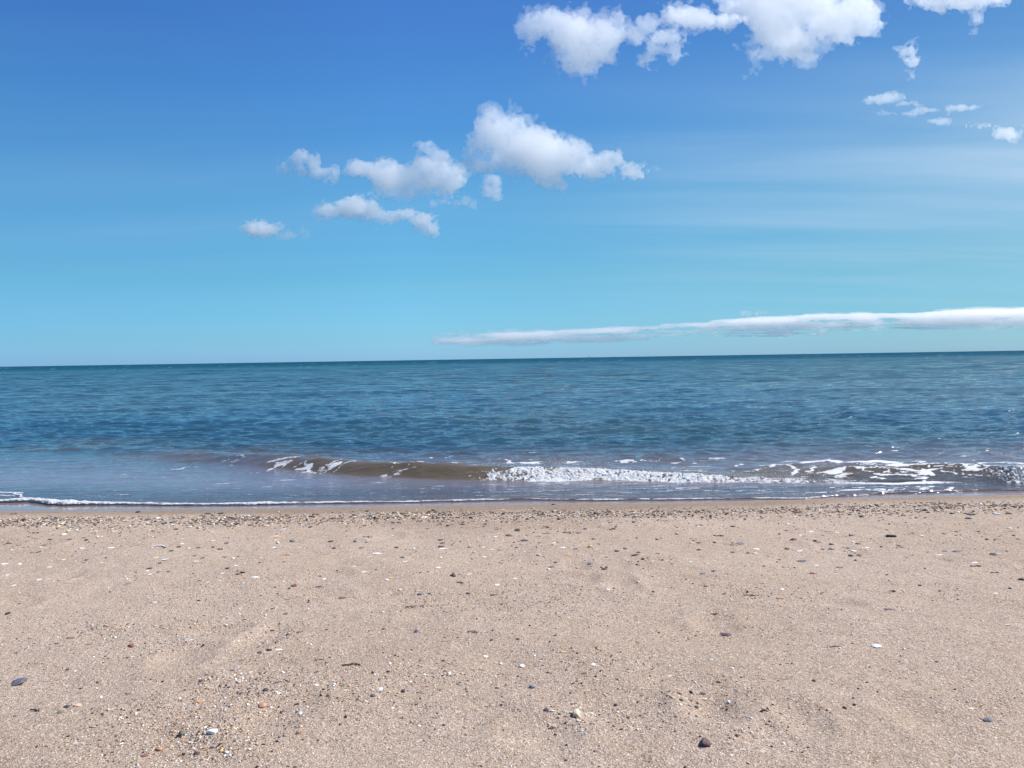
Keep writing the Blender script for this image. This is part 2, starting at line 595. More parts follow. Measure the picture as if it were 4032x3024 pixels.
foam = np.zeros_like(SX)
STROKES = [([(365, 1017, .0), (400, 1009, .02), (420, 1004, .04)], .04), ([(470, 996, .05), (490, 995, .05)], .03), ([(500, 998, .05), (520, 1005, .03)], .02),
           ([(575, 1018, .0), (592, 1010, .03), (608, 1012, .02), (597, 1016, .01)], .03), ([(540, 1024, 0), (575, 1020, 0)], .02),
           ([(630, 1001, .08), (660, 1003, .07), (665, 1012, .05), (700, 1014, .04), (735, 1010, .05)], .045), ([(680, 1025, .01), (712, 1015, .03)], .03),
           ([(700, 1003, .08), (740, 1000, .1), (775, 1002, .09)], .03), ([(720, 1001, .09), (755, 997, .08)], .02), ([(775, 1008, .06), (740, 1018, .03)], .03),
           ([(860, 1008, .09), (880, 1012, .07), (878, 1022, .03)], .03), ([(885, 1026, .02), (900, 1014, .06), (930, 1007, .09)], .035),
           ([(820, 1030, .0), (850, 1027, .0)], .02), ([(975, 1010, .09), (990, 1018, .06), (1000, 1016, .06)], .03),
           ([(1010, 1007, 0), (1100, 1002, 0), (1160, 1004, 0)], .05), ([(1065, 995, 0), (1090, 1003, 0)], .05), ([(1120, 998, 0), (1190, 994, 0)], .025),
           ([(1195, 1005, 0), (1240, 1000, 0)], .05), ([(1210, 1000, 0), (1260, 1008, 0)], .03), ([(1300, 1001, 0), (1410, 998, 0)], .02), ([(1390, 1000, 0), (1425, 994, 0)], .03),
           ([(1440, 1003, 0), (1480, 996, 0)], .03), ([(1500, 1006, 0), (1520, 1000, 0)], .03), ([(930, 994, 0), (1010, 990, 0)], .02), ([(1130, 985, 0), (1190, 982, 0)], .02),
           ([(1330, 990, 0), (1400, 988, 0)], .015), ([(1620, 1022, .02), (1650, 1018, .03)], .05), ([(1580, 1016, 0), (1600, 1010, 0)], .04),
           # the lace of the second wave
           ([(1640, 1021, .02), (1700, 1010, .05), (1770, 1005, .07), (1840, 1000, .09), (1900, 1001, .09), (1960, 1005, .09)], .07),
           ([(1700, 1010, .05), (1720, 1020, .04), (1705, 1030, .02)], .05), ([(1760, 1024, .04), (1800, 1021, .05), (1850, 1012, .07), (1880, 1018, .06)], .08),
           ([(1720, 1030, .03), (1780, 1026, .04), (1860, 1024, .04)], .05), ([(1740, 1022, .05), (1770, 1015, .05)], .03),
           ([(1880, 1003, .09), (1960, 1007, .08), (2060, 1008, .08), (2110, 1010, .07)], .06), ([(1900, 1012, .07), (1940, 1020, .05), (1990, 1024, .04), (2020, 1018, .05)], .05),
           ([(1930, 1030, .03), (1890, 1036, .02)], .04), ([(1890, 1029, .03), (1960, 1031, .03), (2010, 1028, .03)], .05), ([(1960, 1032, .03), (2000, 1036, .02), (1990, 1040, .02)], .05),
           ([(2020, 1018, .05), (2070, 1014, .06), (2110, 1022, .04)], .05), ([(2040, 1026, .03), (2080, 1032, .02), (2120, 1036, .01)], .05), ([(2060, 1020, .05), (2080, 1029, .03)], .04),
           ([(1820, 1036, .01), (1850, 1030, .03), (1870, 1026, .04)], .04), ([(2110, 1000, 0.02), (2212, 998, 0.02)], .05), ([(2120, 1006, 0.04), (2212, 1003, 0.02)], .04),
           # streaks in the swash behind the foam line
           ([(1750, 1069, 0), (1850, 1064, 0), (2000, 1060, 0)], .03), ([(1880, 1062, 0), (2050, 1057, 0)], .03), ([(1800, 1058, 0), (2000, 1054, 0)], .02),
           ([(0, 1066, 0), (40, 1068, 0), (60, 1074, 0), (75, 1078, 0)], .05), ([(30, 1066, 0), (52, 1072, 0)], .04), ([(0, 1072, 0), (30, 1074, 0)], .03)]
for i_, (pts, wd) in enumerate(STROKES):
    foam = np.maximum(foam, foam_stroke(pts, wd * (0.44 if i_ < 16 else 0.52)))
# lace: the ridges of a warped noise, only near the second wave
ridge = 1 - np.abs(fbm2(wxx * 3.2 + 4, wyy * 5.5, 2)) * 5.0
zone = sstep(2.1, 2.7, SX) * sstep(0.02, 0.15, tw) * (1 - sstep(0.75, 1.05, tw))
foam = np.maximum(foam, zone * sstep(0.62, 0.85, ridge + 0.15 * noise2(SX * 7, SY * 9)) * 0.95 * sstep(-0.25, 0.25, noise2(SX * 1.8 + 5, SY * 5)))
# white foot line of both waves
ftn = np.abs(tw - 0.03 - 0.02 * noise2(SX * 6, SX * 0 + 1))
foam = np.maximum(foam, (1 - sstep(0.02, 0.055, ftn)) * sstep(2.2, 3.0, SX) * sstep(-0.6, 0.1, noise2(SX * 5, SX * 0 + 6)))
foam = np.maximum(foam, (1 - sstep(0.0, 0.05, -tw)) * (1 - sstep(0.12, 0.26, tw)) * sstep(-0.75, 0.1, SX) * (1 - sstep(2.7, 3.3, SX)) * (0.42 + 0.4 * fbm2(SX * 9, SY * 22, 3)))
flk = fbm2(SX * 3.4 + 12, SY * 9 + 33, 4, 0.6)
foam = np.maximum(foam, sstep(-0.05, 0.05, tw) * (1 - sstep(0.3, 0.6, tw)) * sstep(-3.6, -2.6, SX) * (1 - sstep(-0.3, 0.3, SX)) * sstep(0.30, 0.42, flk) * 0.75)
# fine broken scraps in the swash zone
sw = fbm2(SX * 4.2 + 50, SY * 20 + 20, 4, 0.62)
swz = (1 - sstep(-0.15, 0.10, tw)) * sstep(0.0, 0.2, off)
dens = np.interp(SX, [-5, -3, -1, 0, 1.5, 3, 5], [0.44, 0.40, 0.33, 0.20, 0.13, 0.17, 0.3])
foam = np.maximum(foam, swz * sstep(dens - 0.04, dens + 0.20, sw) * 0.52)
scr = fbm2(SX * 1.8 + 90, SY * 8 + 70, 4, 0.6)
foam = np.maximum(foam, sstep(0.1, 0.4, tw) * (1 - sstep(1.2, 2.4, tw)) * sstep(0.43, 0.55, scr) * 0.75 * sstep(-3, -1, SX))
# whitecaps far out: tiny, rare
far = sstep(60, 200, SY)
wc = noise2(SX / (SY * 0.0045), np.log(SY) * 190) * noise2(SX / (SY * 0.02) + 5, np.log(SY) * 60 + 9)
foam = np.maximum(foam, far * sstep(0.52, 0.7, wc) * 0.9)
SZ += 0.004 * foam * (SY < 12)


def sea_material():
    m, t, o = node_mat('sea_water')
    g = G(t)
    pos = g.n('ShaderNodeNewGeometry').outputs['Position']
    sp = g.n('ShaderNodeSeparateXYZ')
    g.put(sp.inputs[0], pos)
    y = sp.outputs[1]
    fo = g.a('foam').outputs['Fac']
    offs = g.a('off').outputs['Fac']
    # what the water itself scatters back: sand stirred up near the beach, green and teal further out
    murk = g.mixc(g.noise(pos, 0.35, 3), (0.145, 0.110, 0.072), (0.108, 0.088, 0.060))
    mid = g.mixc(g.ss(g.noise(pos, 0.12, 3), 0.35, 0.65), (0.018, 0.066, 0.105), (0.034, 0.080, 0.100))
    swash = g.mixc(g.noise(pos, 1.5, 3), (0.165, 0.170, 0.205), (0.135, 0.143, 0.178))
    body = g.mixc(g.ss(offs, 0.8, 4.0), swash, mid)
    body = g.mixc(g.a('silt').outputs['Fac'], body, murk)
    body = g.mixc(g.ss(offs, 6.0, 150.0), body, (0.008, 0.067, 0.110))
    body = g.mixc(g.ss(offs, 400.0, 9000.0), body, (0.006, 0.060, 0.108))
    mp = g.n('ShaderNodeMapping')
    mp.inputs['Scale'].default_value = (0.32, 1.0, 1.0)
    g.put(mp.inputs[0], pos)
    v = mp.outputs[0]
    b1 = g.noise(v, 4.6, 5, 0.62, 0.3)
    b2 = g.noise(v, 34.0, 3, 0.6, 0.2)
    b3 = g.noise(v, 1.6, 4, 0.55, 0.4)
    hgt = g.m('ADD', g.m('MULTIPLY', b1, 0.046), g.m('ADD', g.m('MULTIPLY', b2, 0.007), g.m('MULTIPLY', g.m('MULTIPLY', b3, 0.30), g.ss(offs, 5, 40))))
    calm = g.m('MULTIPLY_ADD', g.ss(offs, 0.6, 3.5), 0.40, 0.60)
    bump = g.n('ShaderNodeBump')
    bump.inputs['Distance'].default_value = 1.0
    g.put(bump.inputs['Height'], hgt)
    g.put(bump.inputs['Strength'], calm)
    p = g.n('ShaderNodeBsdfPrincipled')
    g.put(p.inputs['Base Color'], body)
    p.inputs['IOR'].default_value = 1.333
    g.put(p.inputs['Specular IOR Level'], g.m('MULTIPLY_ADD', g.ss(offs, 8, 160), -0.36, 0.5))  # reflection turned down with distance, to darken the far sea
    g.put(p.inputs['Roughness'], g.m('MULTIPLY_ADD', g.ss(offs, 25, 400), 0.38, 0.05))
    g.put(p.inputs['Normal'], bump.outputs[0])
    # flat body colour mixed in by distance: dims the sky reflection towards the horizon
    dfb = g.n('ShaderNodeBsdfDiffuse')
    g.put(dfb.inputs[0], body)
    pf = g.n('ShaderNodeMixShader')
    g.put(pf.inputs[0], g.m('ADD', g.m('MULTIPLY', g.ss(offs, 6, 40), 0.25), g.m('MULTIPLY', g.ss(offs, 30, 220), 0.42)))
    g.put(pf.inputs[1], p.outputs[0])
    g.put(pf.inputs[2], dfb.outputs[0])
    p = pf
    # thin water over the sand lets the sand show
    tr = g.n('ShaderNodeBsdfTransparent')
    tr.inputs[0].default_value = (0.86, 0.82, 0.86, 1)
    gl = g.n('ShaderNodeBsdfGlossy')
    gl.inputs['Roughness'].default_value = 0.05
    g.put(gl.inputs['Normal'], bump.outputs[0])
    fr = g.n('ShaderNodeFresnel')
    fr.inputs[0].default_value = 1.333
    g.put(fr.inputs['Normal'], bump.outputs[0])
    film = g.n('ShaderNodeMixShader')
    g.put(film.inputs[0], fr.outputs[0])
    g.put(film.inputs[1], tr.outputs[0])
    g.put(film.inputs[2], gl.outputs[0])
    wa = g.n('ShaderNodeMixShader')
    g.put(wa.inputs[0], g.m('MULTIPLY_ADD', g.ss(offs, 0.05, 1.0), 0.75, 0.25))
    g.put(wa.inputs[1], film.outputs[0])
    g.put(wa.inputs[2], p.outputs[0])
    # foam
    fn = g.noise(pos, 60, 3, 0.7)
    f = g.m('MULTIPLY_ADD', g.m('SUBTRACT', fn, 0.5), 1.5, g.m('MULTIPLY_ADD', g.m('SUBTRACT', g.noise(pos, 17, 3, 0.6), 0.5), 0.9, fo))
    f = g.m('MULTIPLY', g.ss(f, 0.30, 0.85), g.m('MINIMUM', g.m('MULTIPLY', fo, 4), 1.0))
    fb = g.n('ShaderNodeBump')
    fb.inputs['Distance'].default_value = 0.01
    g.put(fb.inputs['Height'], g.noise(pos, 130, 3, 0.6))
    d = g.n('ShaderNodeBsdfPrincipled')
    d.inputs['Base Color'].default_value = (0.80, 0.81, 0.82, 1)
    d.inputs['Roughness'].default_value = 0.7
    g.put(d.inputs['Normal'], fb.outputs[0])
    fin = g.n('ShaderNodeMixShader')
    g.put(fin.inputs[0], g.m('MULTIPLY', f, g.m('MULTIPLY_ADD', fo, 0.42, 0.46)))
    g.put(fin.inputs[1], wa.outputs[0])
    g.put(fin.inputs[2], d.outputs[0])
    t.links.new(fin.outputs[0], o.inputs[0])
    return m


sea = fast_mesh('sea_water', np.stack([SX, SY, SZ], -1).reshape(-1, 3), grid_faces(len(rows), len(tt)), sea_material())
tag(sea, kind='structure')
attr(sea, 'foam', foam.ravel())
silt = (sstep(-0.03, 0.06, tw) * (1 - sstep(0.25, 0.75, tw)) * (0.25 * sstep(-4.6, -3.4, SX) + 0.75 * sstep(-3.2, -1.4, SX)) + 0.45 * sstep(-0.6, 0.1, tw) * (1 - sstep(0.6, 2.6, tw)) * sstep(-0.25, 0.4, fbm2(SX * 0.7, SY * 2.2, 3)))
attr(sea, 'silt', np.clip(silt, 0, 1).ravel())
attr(sea, 'off', np.clip(off, 0, 1e5).ravel())
_ = None


# ------------------------------------------------------------------ loose foam with body: the swash edge and the breakers
def foam_material(name, col, rough, spec):
    m, t, o = node_mat(name)
    g = G(t)
    pos = g.n('ShaderNodeNewGeometry').outputs['Position']
    b = g.n('ShaderNodeBump')
    b.inputs['Distance'].default_value = 0.012
    g.put(b.inputs['Height'], g.noise(pos, 150, 3, 0.7))
    p = g.n('ShaderNodeBsdfPrincipled')
    cn = g.noise(pos, 40, 3, 0.7)
    g.put(p.inputs['Base Color'], g.mixc(g.ss(cn, 0.35, 0.65), col, tuple(c * 0.72 for c in col)))
    p.inputs['Roughness'].default_value = rough
    p.inputs['Specular IOR Level'].default_value = spec
    g.put(p.inputs['Normal'], b.outputs[0])
    t.links.new(p.outputs[0], o.inputs[0])
    return m


def polygonise(field, origin, step, iso=0.0):
    gr = openvdb.FloatGrid(1e3)
    gr.copyFromArray(np.ascontiguousarray(field, dtype=np.float32))
    p, t, q = gr.convertToPolygons(isovalue=iso, adaptivity=0.0)
    return np.array(p) * np.array(step) + np.array(origin), np.array(q)


# a rounded roll of foam along the edge of the swash
fx = np.arange(-5.2, 5.2, 0.006)
na = 12
ex = foam_edge(fx)
rad = np.interp(fx, [-5.2, -4.0, -3.55, -3.3, -2.6, -1.5, 0, 0.6, 2.0, 2.6, 3.1, 4, 5.2], [.012, .016, .026, .020, .014, .013, .0080, .009, .008, .007, .0055, .005, .005])
rad = 0.72 * rad * (1 + 0.30 * noise2(fx * 3, fx * 0) + 0.15 * noise2(fx * 28, fx * 0 + 4))
V = []
for k in range(na):
    a = math.pi * k / (na - 1)
    wob = 1 + 0.22 * noise2(fx * 60, fx * 0 + k * 0.9) + 0.18 * noise2(fx * 17, fx * 0 + k * 0.5 + 30)
    V.append(np.stack([fx, ex + 0.01 - np.cos(a) * rad * 2.4 * wob, 0.004 + np.sin(a) * rad * 0.95 * wob], -1))
V = np.array(V)
roll = fast_mesh('foam_line', V.reshape(-1, 3), grid_faces(na, len(fx))[:, ::-1], foam_material('edge_foam', (0.84, 0.85, 0.86), 0.6, 0.3))
tag(roll, 'thin white line of foam where the last sheet of water stops on the sand', 'sea foam', kind='stuff')


def foam_mass(name, x0, x1, top, depth, seed, label, mat, res=0.006, lumps=0.0):
    r = np.random.default_rng(seed)
    gx = np.arange(x0 - 0.05, x1 + 0.05, res)
    ftm = float(np.interp((x0 + x1) / 2, *FT))
    y0, y1 = np.interp(gx, *FT).min() - 0.12, np.interp(gx, *FT).max() + 0.45
    gy = np.arange(y0, y1, res)
    gz = np.arange(-0.01, 0.19, res)
    A, B, D = np.meshgrid(gx, gy, gz, indexing='ij')
    wz, tw_ = wave_height(A[:, :, 0], B[:, :, 0])
    ftw = tw_[:, :, None]
    base = wz[:, :, None] + 0.012
    tp = np.interp(A[:, :, 0], *top)[:, :, None]
    dp = np.interp(A[:, :, 0], *depth)[:, :, None]
    # signed height over the water, thickest just in front of the crest
    prof = np.exp(-((ftw - dp * 0.45) / (dp * 0.55)) ** 2)
    n1 = np.zeros_like(A)
    k = 1.0
    for lamb, am in ((0.13, 0.9), (0.055, 0.7), (0.024, 0.9), (0.013, 1.2)):
        sh = [int(np.ceil((len(g_) * res) / lamb)) + 3 for g_ in (gx, gy, gz)]
        lat = r.random(sh) * 2 - 1
        c = [np.arange(len(g_)) * res / lamb for g_ in (gx, gy, gz)]
        for ax in range(3):
            i0 = np.floor(c[ax]).astype(int)
            f0 = c[ax] - i0
            f0 = f0 * f0 * (3 - 2 * f0)
            shp = [1, 1, 1]
            shp[ax] = -1
            lat = np.take(lat, i0, axis=ax) * (1 - f0.reshape(shp)) + np.take(lat, i0 + 1, axis=ax) * f0.reshape(shp)
        n1 += am * lat
    th = 1.15 * tp * prof * (0.66 + 0.30 * n1 * np.clip(0.026 / tp, 0.3, 1)) - 0.009
    endf = sstep(x0, x0 + 0.9, A + 0.25 * n1) * (1 - sstep(x1 - 0.3, x1, A))
    th = th * endf - 0.02 * (1 - endf) - 0.002
    fld = (D - base - th)
    fld = np.maximum(fld, base - 0.014 - D)
    p, q = polygonise(fld, (gx[0], gy[0], gz[0]), (res, res, res))
    o = fast_mesh(name, p, q, mat)
    tag(o, label, 'sea foam', kind='stuff')
    return o


brk = foam_material('breaker_foam', (0.90, 0.90, 0.89), 0.25, 0.6)
foam_mass('breaking_foam', -0.80, 3.1, ([-0.5, 0.0, 0.3, 0.55, 0.9, 1.6, 2.1, 2.6, 3.1], [.010, .024, .036, .044, .029, .027, .020, .013, .005]),
          ([-0.3, 0.2, 1, 2, 3.1], [.14, .22, .22, .18, .12]), 3, 'sparkling white foam of the small wave breaking in the middle', brk)
foam_mass('tumbling_foam', 3.92, 5.6, ([3.9, 4.05, 4.3, 5.6], [.045, .065, .060, .06]), ([3.9, 4.2, 5.6], [.55, .48, .4]), 8,
          'thick white foam tumbling off the curling wave by the edge of the picture', brk)

# drops thrown up along the breaker
dv, df = [], []
ico = bmesh.new()
bmesh.ops.create_icosphere(ico, subdivisions=1, radius=1)
iv = np.array([v_.co[:] for v_ in ico.verts])
ifc = np.array([[v_.index for v_ in f_.verts] for f_ in ico.faces])
ico.free()
n_drop = 0
for _i in range(2600):
    if rng.random() < 0.8:
        xx = rng.uniform(-0.15, 2.7)
        if rng.random() < 0.25:
            xx = rng.normal(0.5, 0.12)
    else:
        xx = rng.uniform(4.0, 5.2)
    yy = float(np.interp(xx, *FT)) + rng.uniform(0.0, 0.28)
    zz = float(wave_height(np.array([xx]), np.array([yy]))[0][0]) + 0.02 + abs(rng.normal(0, 0.022)) + 0.02 * (abs(xx - 0.5) < 0.2)
    rr = rng.uniform(0.0010, 0.0030)
    dv.append(iv * rr * (1, 1, rng.uniform(0.8, 1.5)) + (xx, yy, zz))
    df.append(ifc + n_drop * len(iv))
    n_drop += 1
spray = fast_mesh('sea_spray', np.concatenate(dv), np.concatenate(df), brk)
tag(spray, 'drops of white spray thrown up along the breaking foam', 'sea spray', kind='stuff')
# ------------------------------------------------------------------ stones, shells and scraps
PAL = {'black': (0.030, 0.030, 0.034), 'dark grey': (0.065, 0.066, 0.074), 'grey': (0.21, 0.20, 0.20), 'slate': (0.115, 0.115, 0.145), 'olive grey': (0.19, 0.18, 0.135),
       'white': (0.86, 0.85, 0.83), 'cream': (0.74, 0.62, 0.46), 'pale grey': (0.50, 0.48, 0.46), 'orange': (0.50, 0.26, 0.14), 'ochre': (0.62, 0.38, 0.16),
       'peach': (0.72, 0.48, 0.33), 'red brown': (0.235, 0.085, 0.052), 'brown': (0.20, 0.115, 0.07), 'dark brown': (0.085, 0.050, 0.036), 'coral': (0.54, 0.29, 0.20),
       'plum': (0.100, 0.062, 0.080), 'pinkish brown': (0.42, 0.25, 0.21), 'lilac grey': (0.36, 0.31, 0.36), 'blue grey': (0.13, 0.15, 0.19), 'maroon': (0.105, 0.056, 0.060),
       'tan': (0.50, 0.34, 0.21), 'pink': (0.66, 0.47, 0.41)}
_mats = {}


def stone_mat(colour, kind):
    key = (colour, kind)
    if key in _mats:
        return _mats[key]
    m, t, o = node_mat(colour.replace(' ', '_') + {'c': '_shell', 's': '_shell', 't': '_wood', 'w': '_weed'}.get(kind, '_stone'))
    g = G(t)
    c = PAL[colour]
    oc = g.n('ShaderNodeTexCoord').outputs['Object']
    oi = g.n('ShaderNodeObjectInfo')
    ad = g.n('ShaderNodeVectorMath', operation='ADD')
    g.put(ad.inputs[0], oc)
    g.put(ad.inputs[1], oi.outputs['Location'])
    v = ad.outputs[0]
    n1, n2 = g.noise(v, 90, 4, 0.6, 0.3), g.noise(v, 420, 2, 0.6)
    col = g.mixc(g.ss(n1, 0.3, 0.7), tuple(x * 0.78 for x in c), tuple(min(x * 1.18, 0.9) for x in c))
    col = g.mixc(g.m('MULTIPLY', g.ss(n2, 0.55, 0.75), 0.30), col, tuple(x * 0.5 + 0.05 for x in c))
    # a dusting of sand in the hollows
    col = g.mixc(g.m('MULTIPLY', g.ss(g.noise(v, 230, 3, 0.7), 0.60, 0.70), 0.55), col, (0.56, 0.44, 0.35))
    b = g.n('ShaderNodeBump')
    b.inputs['Distance'].default_value = 0.0012
    g.put(b.inputs['Height'], g.m('ADD', n1, g.m('MULTIPLY', n2, 0.6)))
    p = g.n('ShaderNodeBsdfPrincipled')
    g.put(p.inputs['Base Color'], col)
    p.inputs['Roughness'].default_value = 0.38 if kind in 'cs' else 0.62
    p.inputs['Specular IOR Level'].default_value = 0.4
    g.put(p.inputs['Normal'], b.outputs[0])
    t.links.new(p.outputs[0], o.inputs[0])
    _mats[key] = m
    return m


def ico(sub):
    b = bmesh.new()
    bmesh.ops.create_icosphere(b, subdivisions=sub, radius=1)
    v = np.array([q.co[:] for q in b.verts])
    f = np.array([[q.index for q in k.verts] for k in b.faces])
    b.free()
    return v, f


ICO = {s_: ico(s_) for s_ in (1, 2, 3)}


def pebble_shape(r, sub, angular, power=1.0):
    v, f = ICO[sub]
    v = v.copy()
    for _ in range(3):
        k = r.normal(size=3) * r.uniform(0.6, 1.6)
        v *= (1 + 0.07 * np.sin(v @ k * 2 + r.uniform(0, 6)))[:, None]
    for _ in range(int(angular)):
        n = r.normal(size=3)
        n /= np.linalg.norm(n)
        c = r.uniform(0.55, 0.85)
        d = np.clip(v @ n - c, 0, None)
        v -= d[:, None] * n * 0.92
    return v, f


def outline_slab(r, nside, thick, dome=0.0, pointy=0.0):
    """an irregular thin chip with an upper and a lower skin"""
    n, rings = 22, 4
    ang = np.linspace(0, 2 * math.pi, n, endpoint=False)
    corners = np.sort(r.uniform(0, 2 * math.pi, nside))
    rad = np.ones(n)
    for c in corners:
        d = np.abs((ang - c + math.pi) % (2 * math.pi) - math.pi)
        rad *= 1 - 0.30 * np.exp(-(d / 0.35) ** 2) * r.uniform(0.4, 1)
    rad *= 1 + 0.06 * np.sin(ang * 3 + r.uniform(0, 6)) + pointy * np.clip(np.cos(ang), 0, 1) ** 4
    V, Fc = [], []
    for side in (1, -1):
        for k in range(rings):
            q = 1 - k / rings * 0.96
            e = thick * math.sqrt(max(0, 1 - q ** 4)) * side
            for a, rr in zip(ang, rad):
                V.append((math.cos(a) * rr * q, math.sin(a) * rr * q, e + dome * (1 - q * q) + 0.15 * thick * math.sin(5 * a) * q))
    V = np.array(V)
    for s_ in range(2):
        o0 = s_ * n * rings
        for k in range(rings - 1):
            for j in range(n):
                a, b = o0 + k * n + j, o0 + k * n + (j + 1) % n
                q = (a, b, b + n, a + n)
                Fc.append(q if s_ == 0 else q[::-1])
        cap = [o0 + (rings - 1) * n + j for j in range(n)]
        Fc.append(tuple(cap) if s_ == 0 else tuple(cap[::-1]))
    # the two outer rings are the same curve: close them
    for j in range(n):
        Fc.append((j, n * rings + j, n * rings + (j + 1) % n, (j + 1) % n))
    return V, Fc


def scallop(r, ribs=11, curl=0.55):
    """a fan shaped valve with ribs, hollow side down"""
    nu, nv = 34, 9
    V = []
    for lay, off_ in ((0, 0.0), (1, -0.055)):
        for i in range(nv):
            q = i / (nv - 1)
            for j in range(nu):
                a = (j / (nu - 1) - 0.5) * 2.3
                rr = q * (1 - 0.10 * abs(a)) * (1 + 0.02 * math.cos(a * ribs * 2.7))
                V.append((math.sin(a) * rr, math.cos(a) * rr * 1.1 - 0.5, curl * math.sin(math.pi * (0.15 + 0.8 * q)) * math.cos(a * 0.9) + 0.035 * math.cos(a * ribs * 2.7) * q + off_))
    V = np.array(V)
    Fc = []
    for lay in range(2):
        for i in range(nv - 1):
            for j in range(nu - 1):
                a = lay * nu * nv + i * nu + j
                q = (a, a + 1, a + nu + 1, a + nu)
                Fc.append(q if lay else q[::-1])
    k = nu * nv
    rim = [(nv - 1) * nu + j for j in range(nu)] + [i * nu + nu - 1 for i in range(nv - 2, -1, -1)] + [i * nu for i in range(1, nv - 1)]
    rim = [i * nu for i in range(0, nv - 1)] + [(nv - 1) * nu + j for j in range(nu)] + [i * nu + nu - 1 for i in range(nv - 2, -1, -1)]
    for a, b in zip(rim[:-1], rim[1:]):
        Fc.append((a, b, b + k, a + k))
    return V, Fc


def tube(path, radii, n=7):
    V, Fc = [], []
    path = [Vector(p) for p in path]
    for i, p in enumerate(path):
        d = (path[min(i + 1, len(path) - 1)] - path[max(i - 1, 0)]).normalized()
        a = d.cross(Vector((0, 0.2, 1))).normalized()
        b = d.cross(a)
        for k in range(n):
            t_ = 2 * math.pi * k / n
            V.append(p + (a * math.cos(t_) + b * math.sin(t_)) * radii[i])
    for i in range(len(path) - 1):
        for k in range(n):
            a_, b_ = i * n + k, i * n + (k + 1) % n
            Fc.append((a_, b_, b_ + n, a_ + n))
    Fc.append(tuple(range(n))[::-1])
    Fc.append(tuple((len(path) - 1) * n + k for k in range(n)))
    return np.array([tuple(v) for v in V]), Fc


def sprig(r, branches):
    """a scrap of weed: a stem with side shoots, one mesh"""
    VV, FF, o0 = [], [], 0
    for b in range(branches):
        t0 = r.uniform(-0.7, 0.7) if b else -1
        a = r.uniform(-0.5, 0.5) + (0 if b == 0 else r.choice([-1, 1]) * r.uniform(0.5, 1.2))
        ln = 2.0 if b == 0 else r.uniform(0.4, 0.9)
        m_ = 8
        P = []
        x, y = t0, r.uniform(-0.1, 0.1)
        for i in range(m_):
            P.append((x, y, 0.16 + 0.22 * math.sin(i * r.uniform(0.4, 1.1) + b) * (1 if b else 0.6)))
            a += r.normal() * 0.25
            x += math.cos(a) * ln / m_
            y += math.sin(a) * ln / m_
        R = [0.125 * (1 - 0.75 * i / (m_ - 1)) * (1 if b == 0 else 0.75) for i in range(m_)]
        v, f = tube(P, R, 5)
        VV.append(v)
        FF += [tuple(k + o0 for k in q) for q in f]
        o0 += len(v)
    return np.concatenate(VV), FF


def turret(r):
    """a small spiral shell lying on its side"""
    V, Fc = [], []
    n, m_ = 12, 30
    for i in range(m_):
        q = i / (m_ - 1)
        R = (0.42 * (1 - q) + 0.02) * (1 + 0.16 * abs(math.sin(q * 15)))
        for k in range(n):
            t_ = 2 * math.pi * k / n
            V.append((q * 2 - 1, math.cos(t_) * R, math.sin(t_) * R + 0.25))
    for i in range(m_ - 1):
        for k in range(n):
            a_, b_ = i * n + k, i * n + (k + 1) % n
            Fc.append((a_, b_, b_ + n, a_ + n))
    Fc.append(tuple(range(n))[::-1])
    Fc.append(tuple((m_ - 1) * n + k for k in range(n)))
    return np.array(V), Fc


NAMES = {'p': 'pebble', 'f': 'flat_stone', 'c': 'shell_fragment', 's': 'sea_shell', 't': 'driftwood_twig', 'w': 'seaweed_scrap', 'a': 'angular_stone', 'u': 'turret_shell', 'b': 'charcoal_block', 'v': 'shell_sliver'}
CATS = {'p': 'pebble', 'f': 'stone', 'c': 'shell fragment', 's': 'shell', 't': 'twig', 'w': 'seaweed', 'a': 'stone', 'u': 'shell', 'b': 'charcoal', 'v': 'shell fragment'}
WORD = {'p': 'rounded pebble', 'f': 'flat chip of stone', 'c': 'chip of broken shell', 's': 'shell', 't': 'twig', 'w': 'scrap of seaweed', 'a': 'angular stone', 'v': 'sliver of shell'}
count_by_group = {}


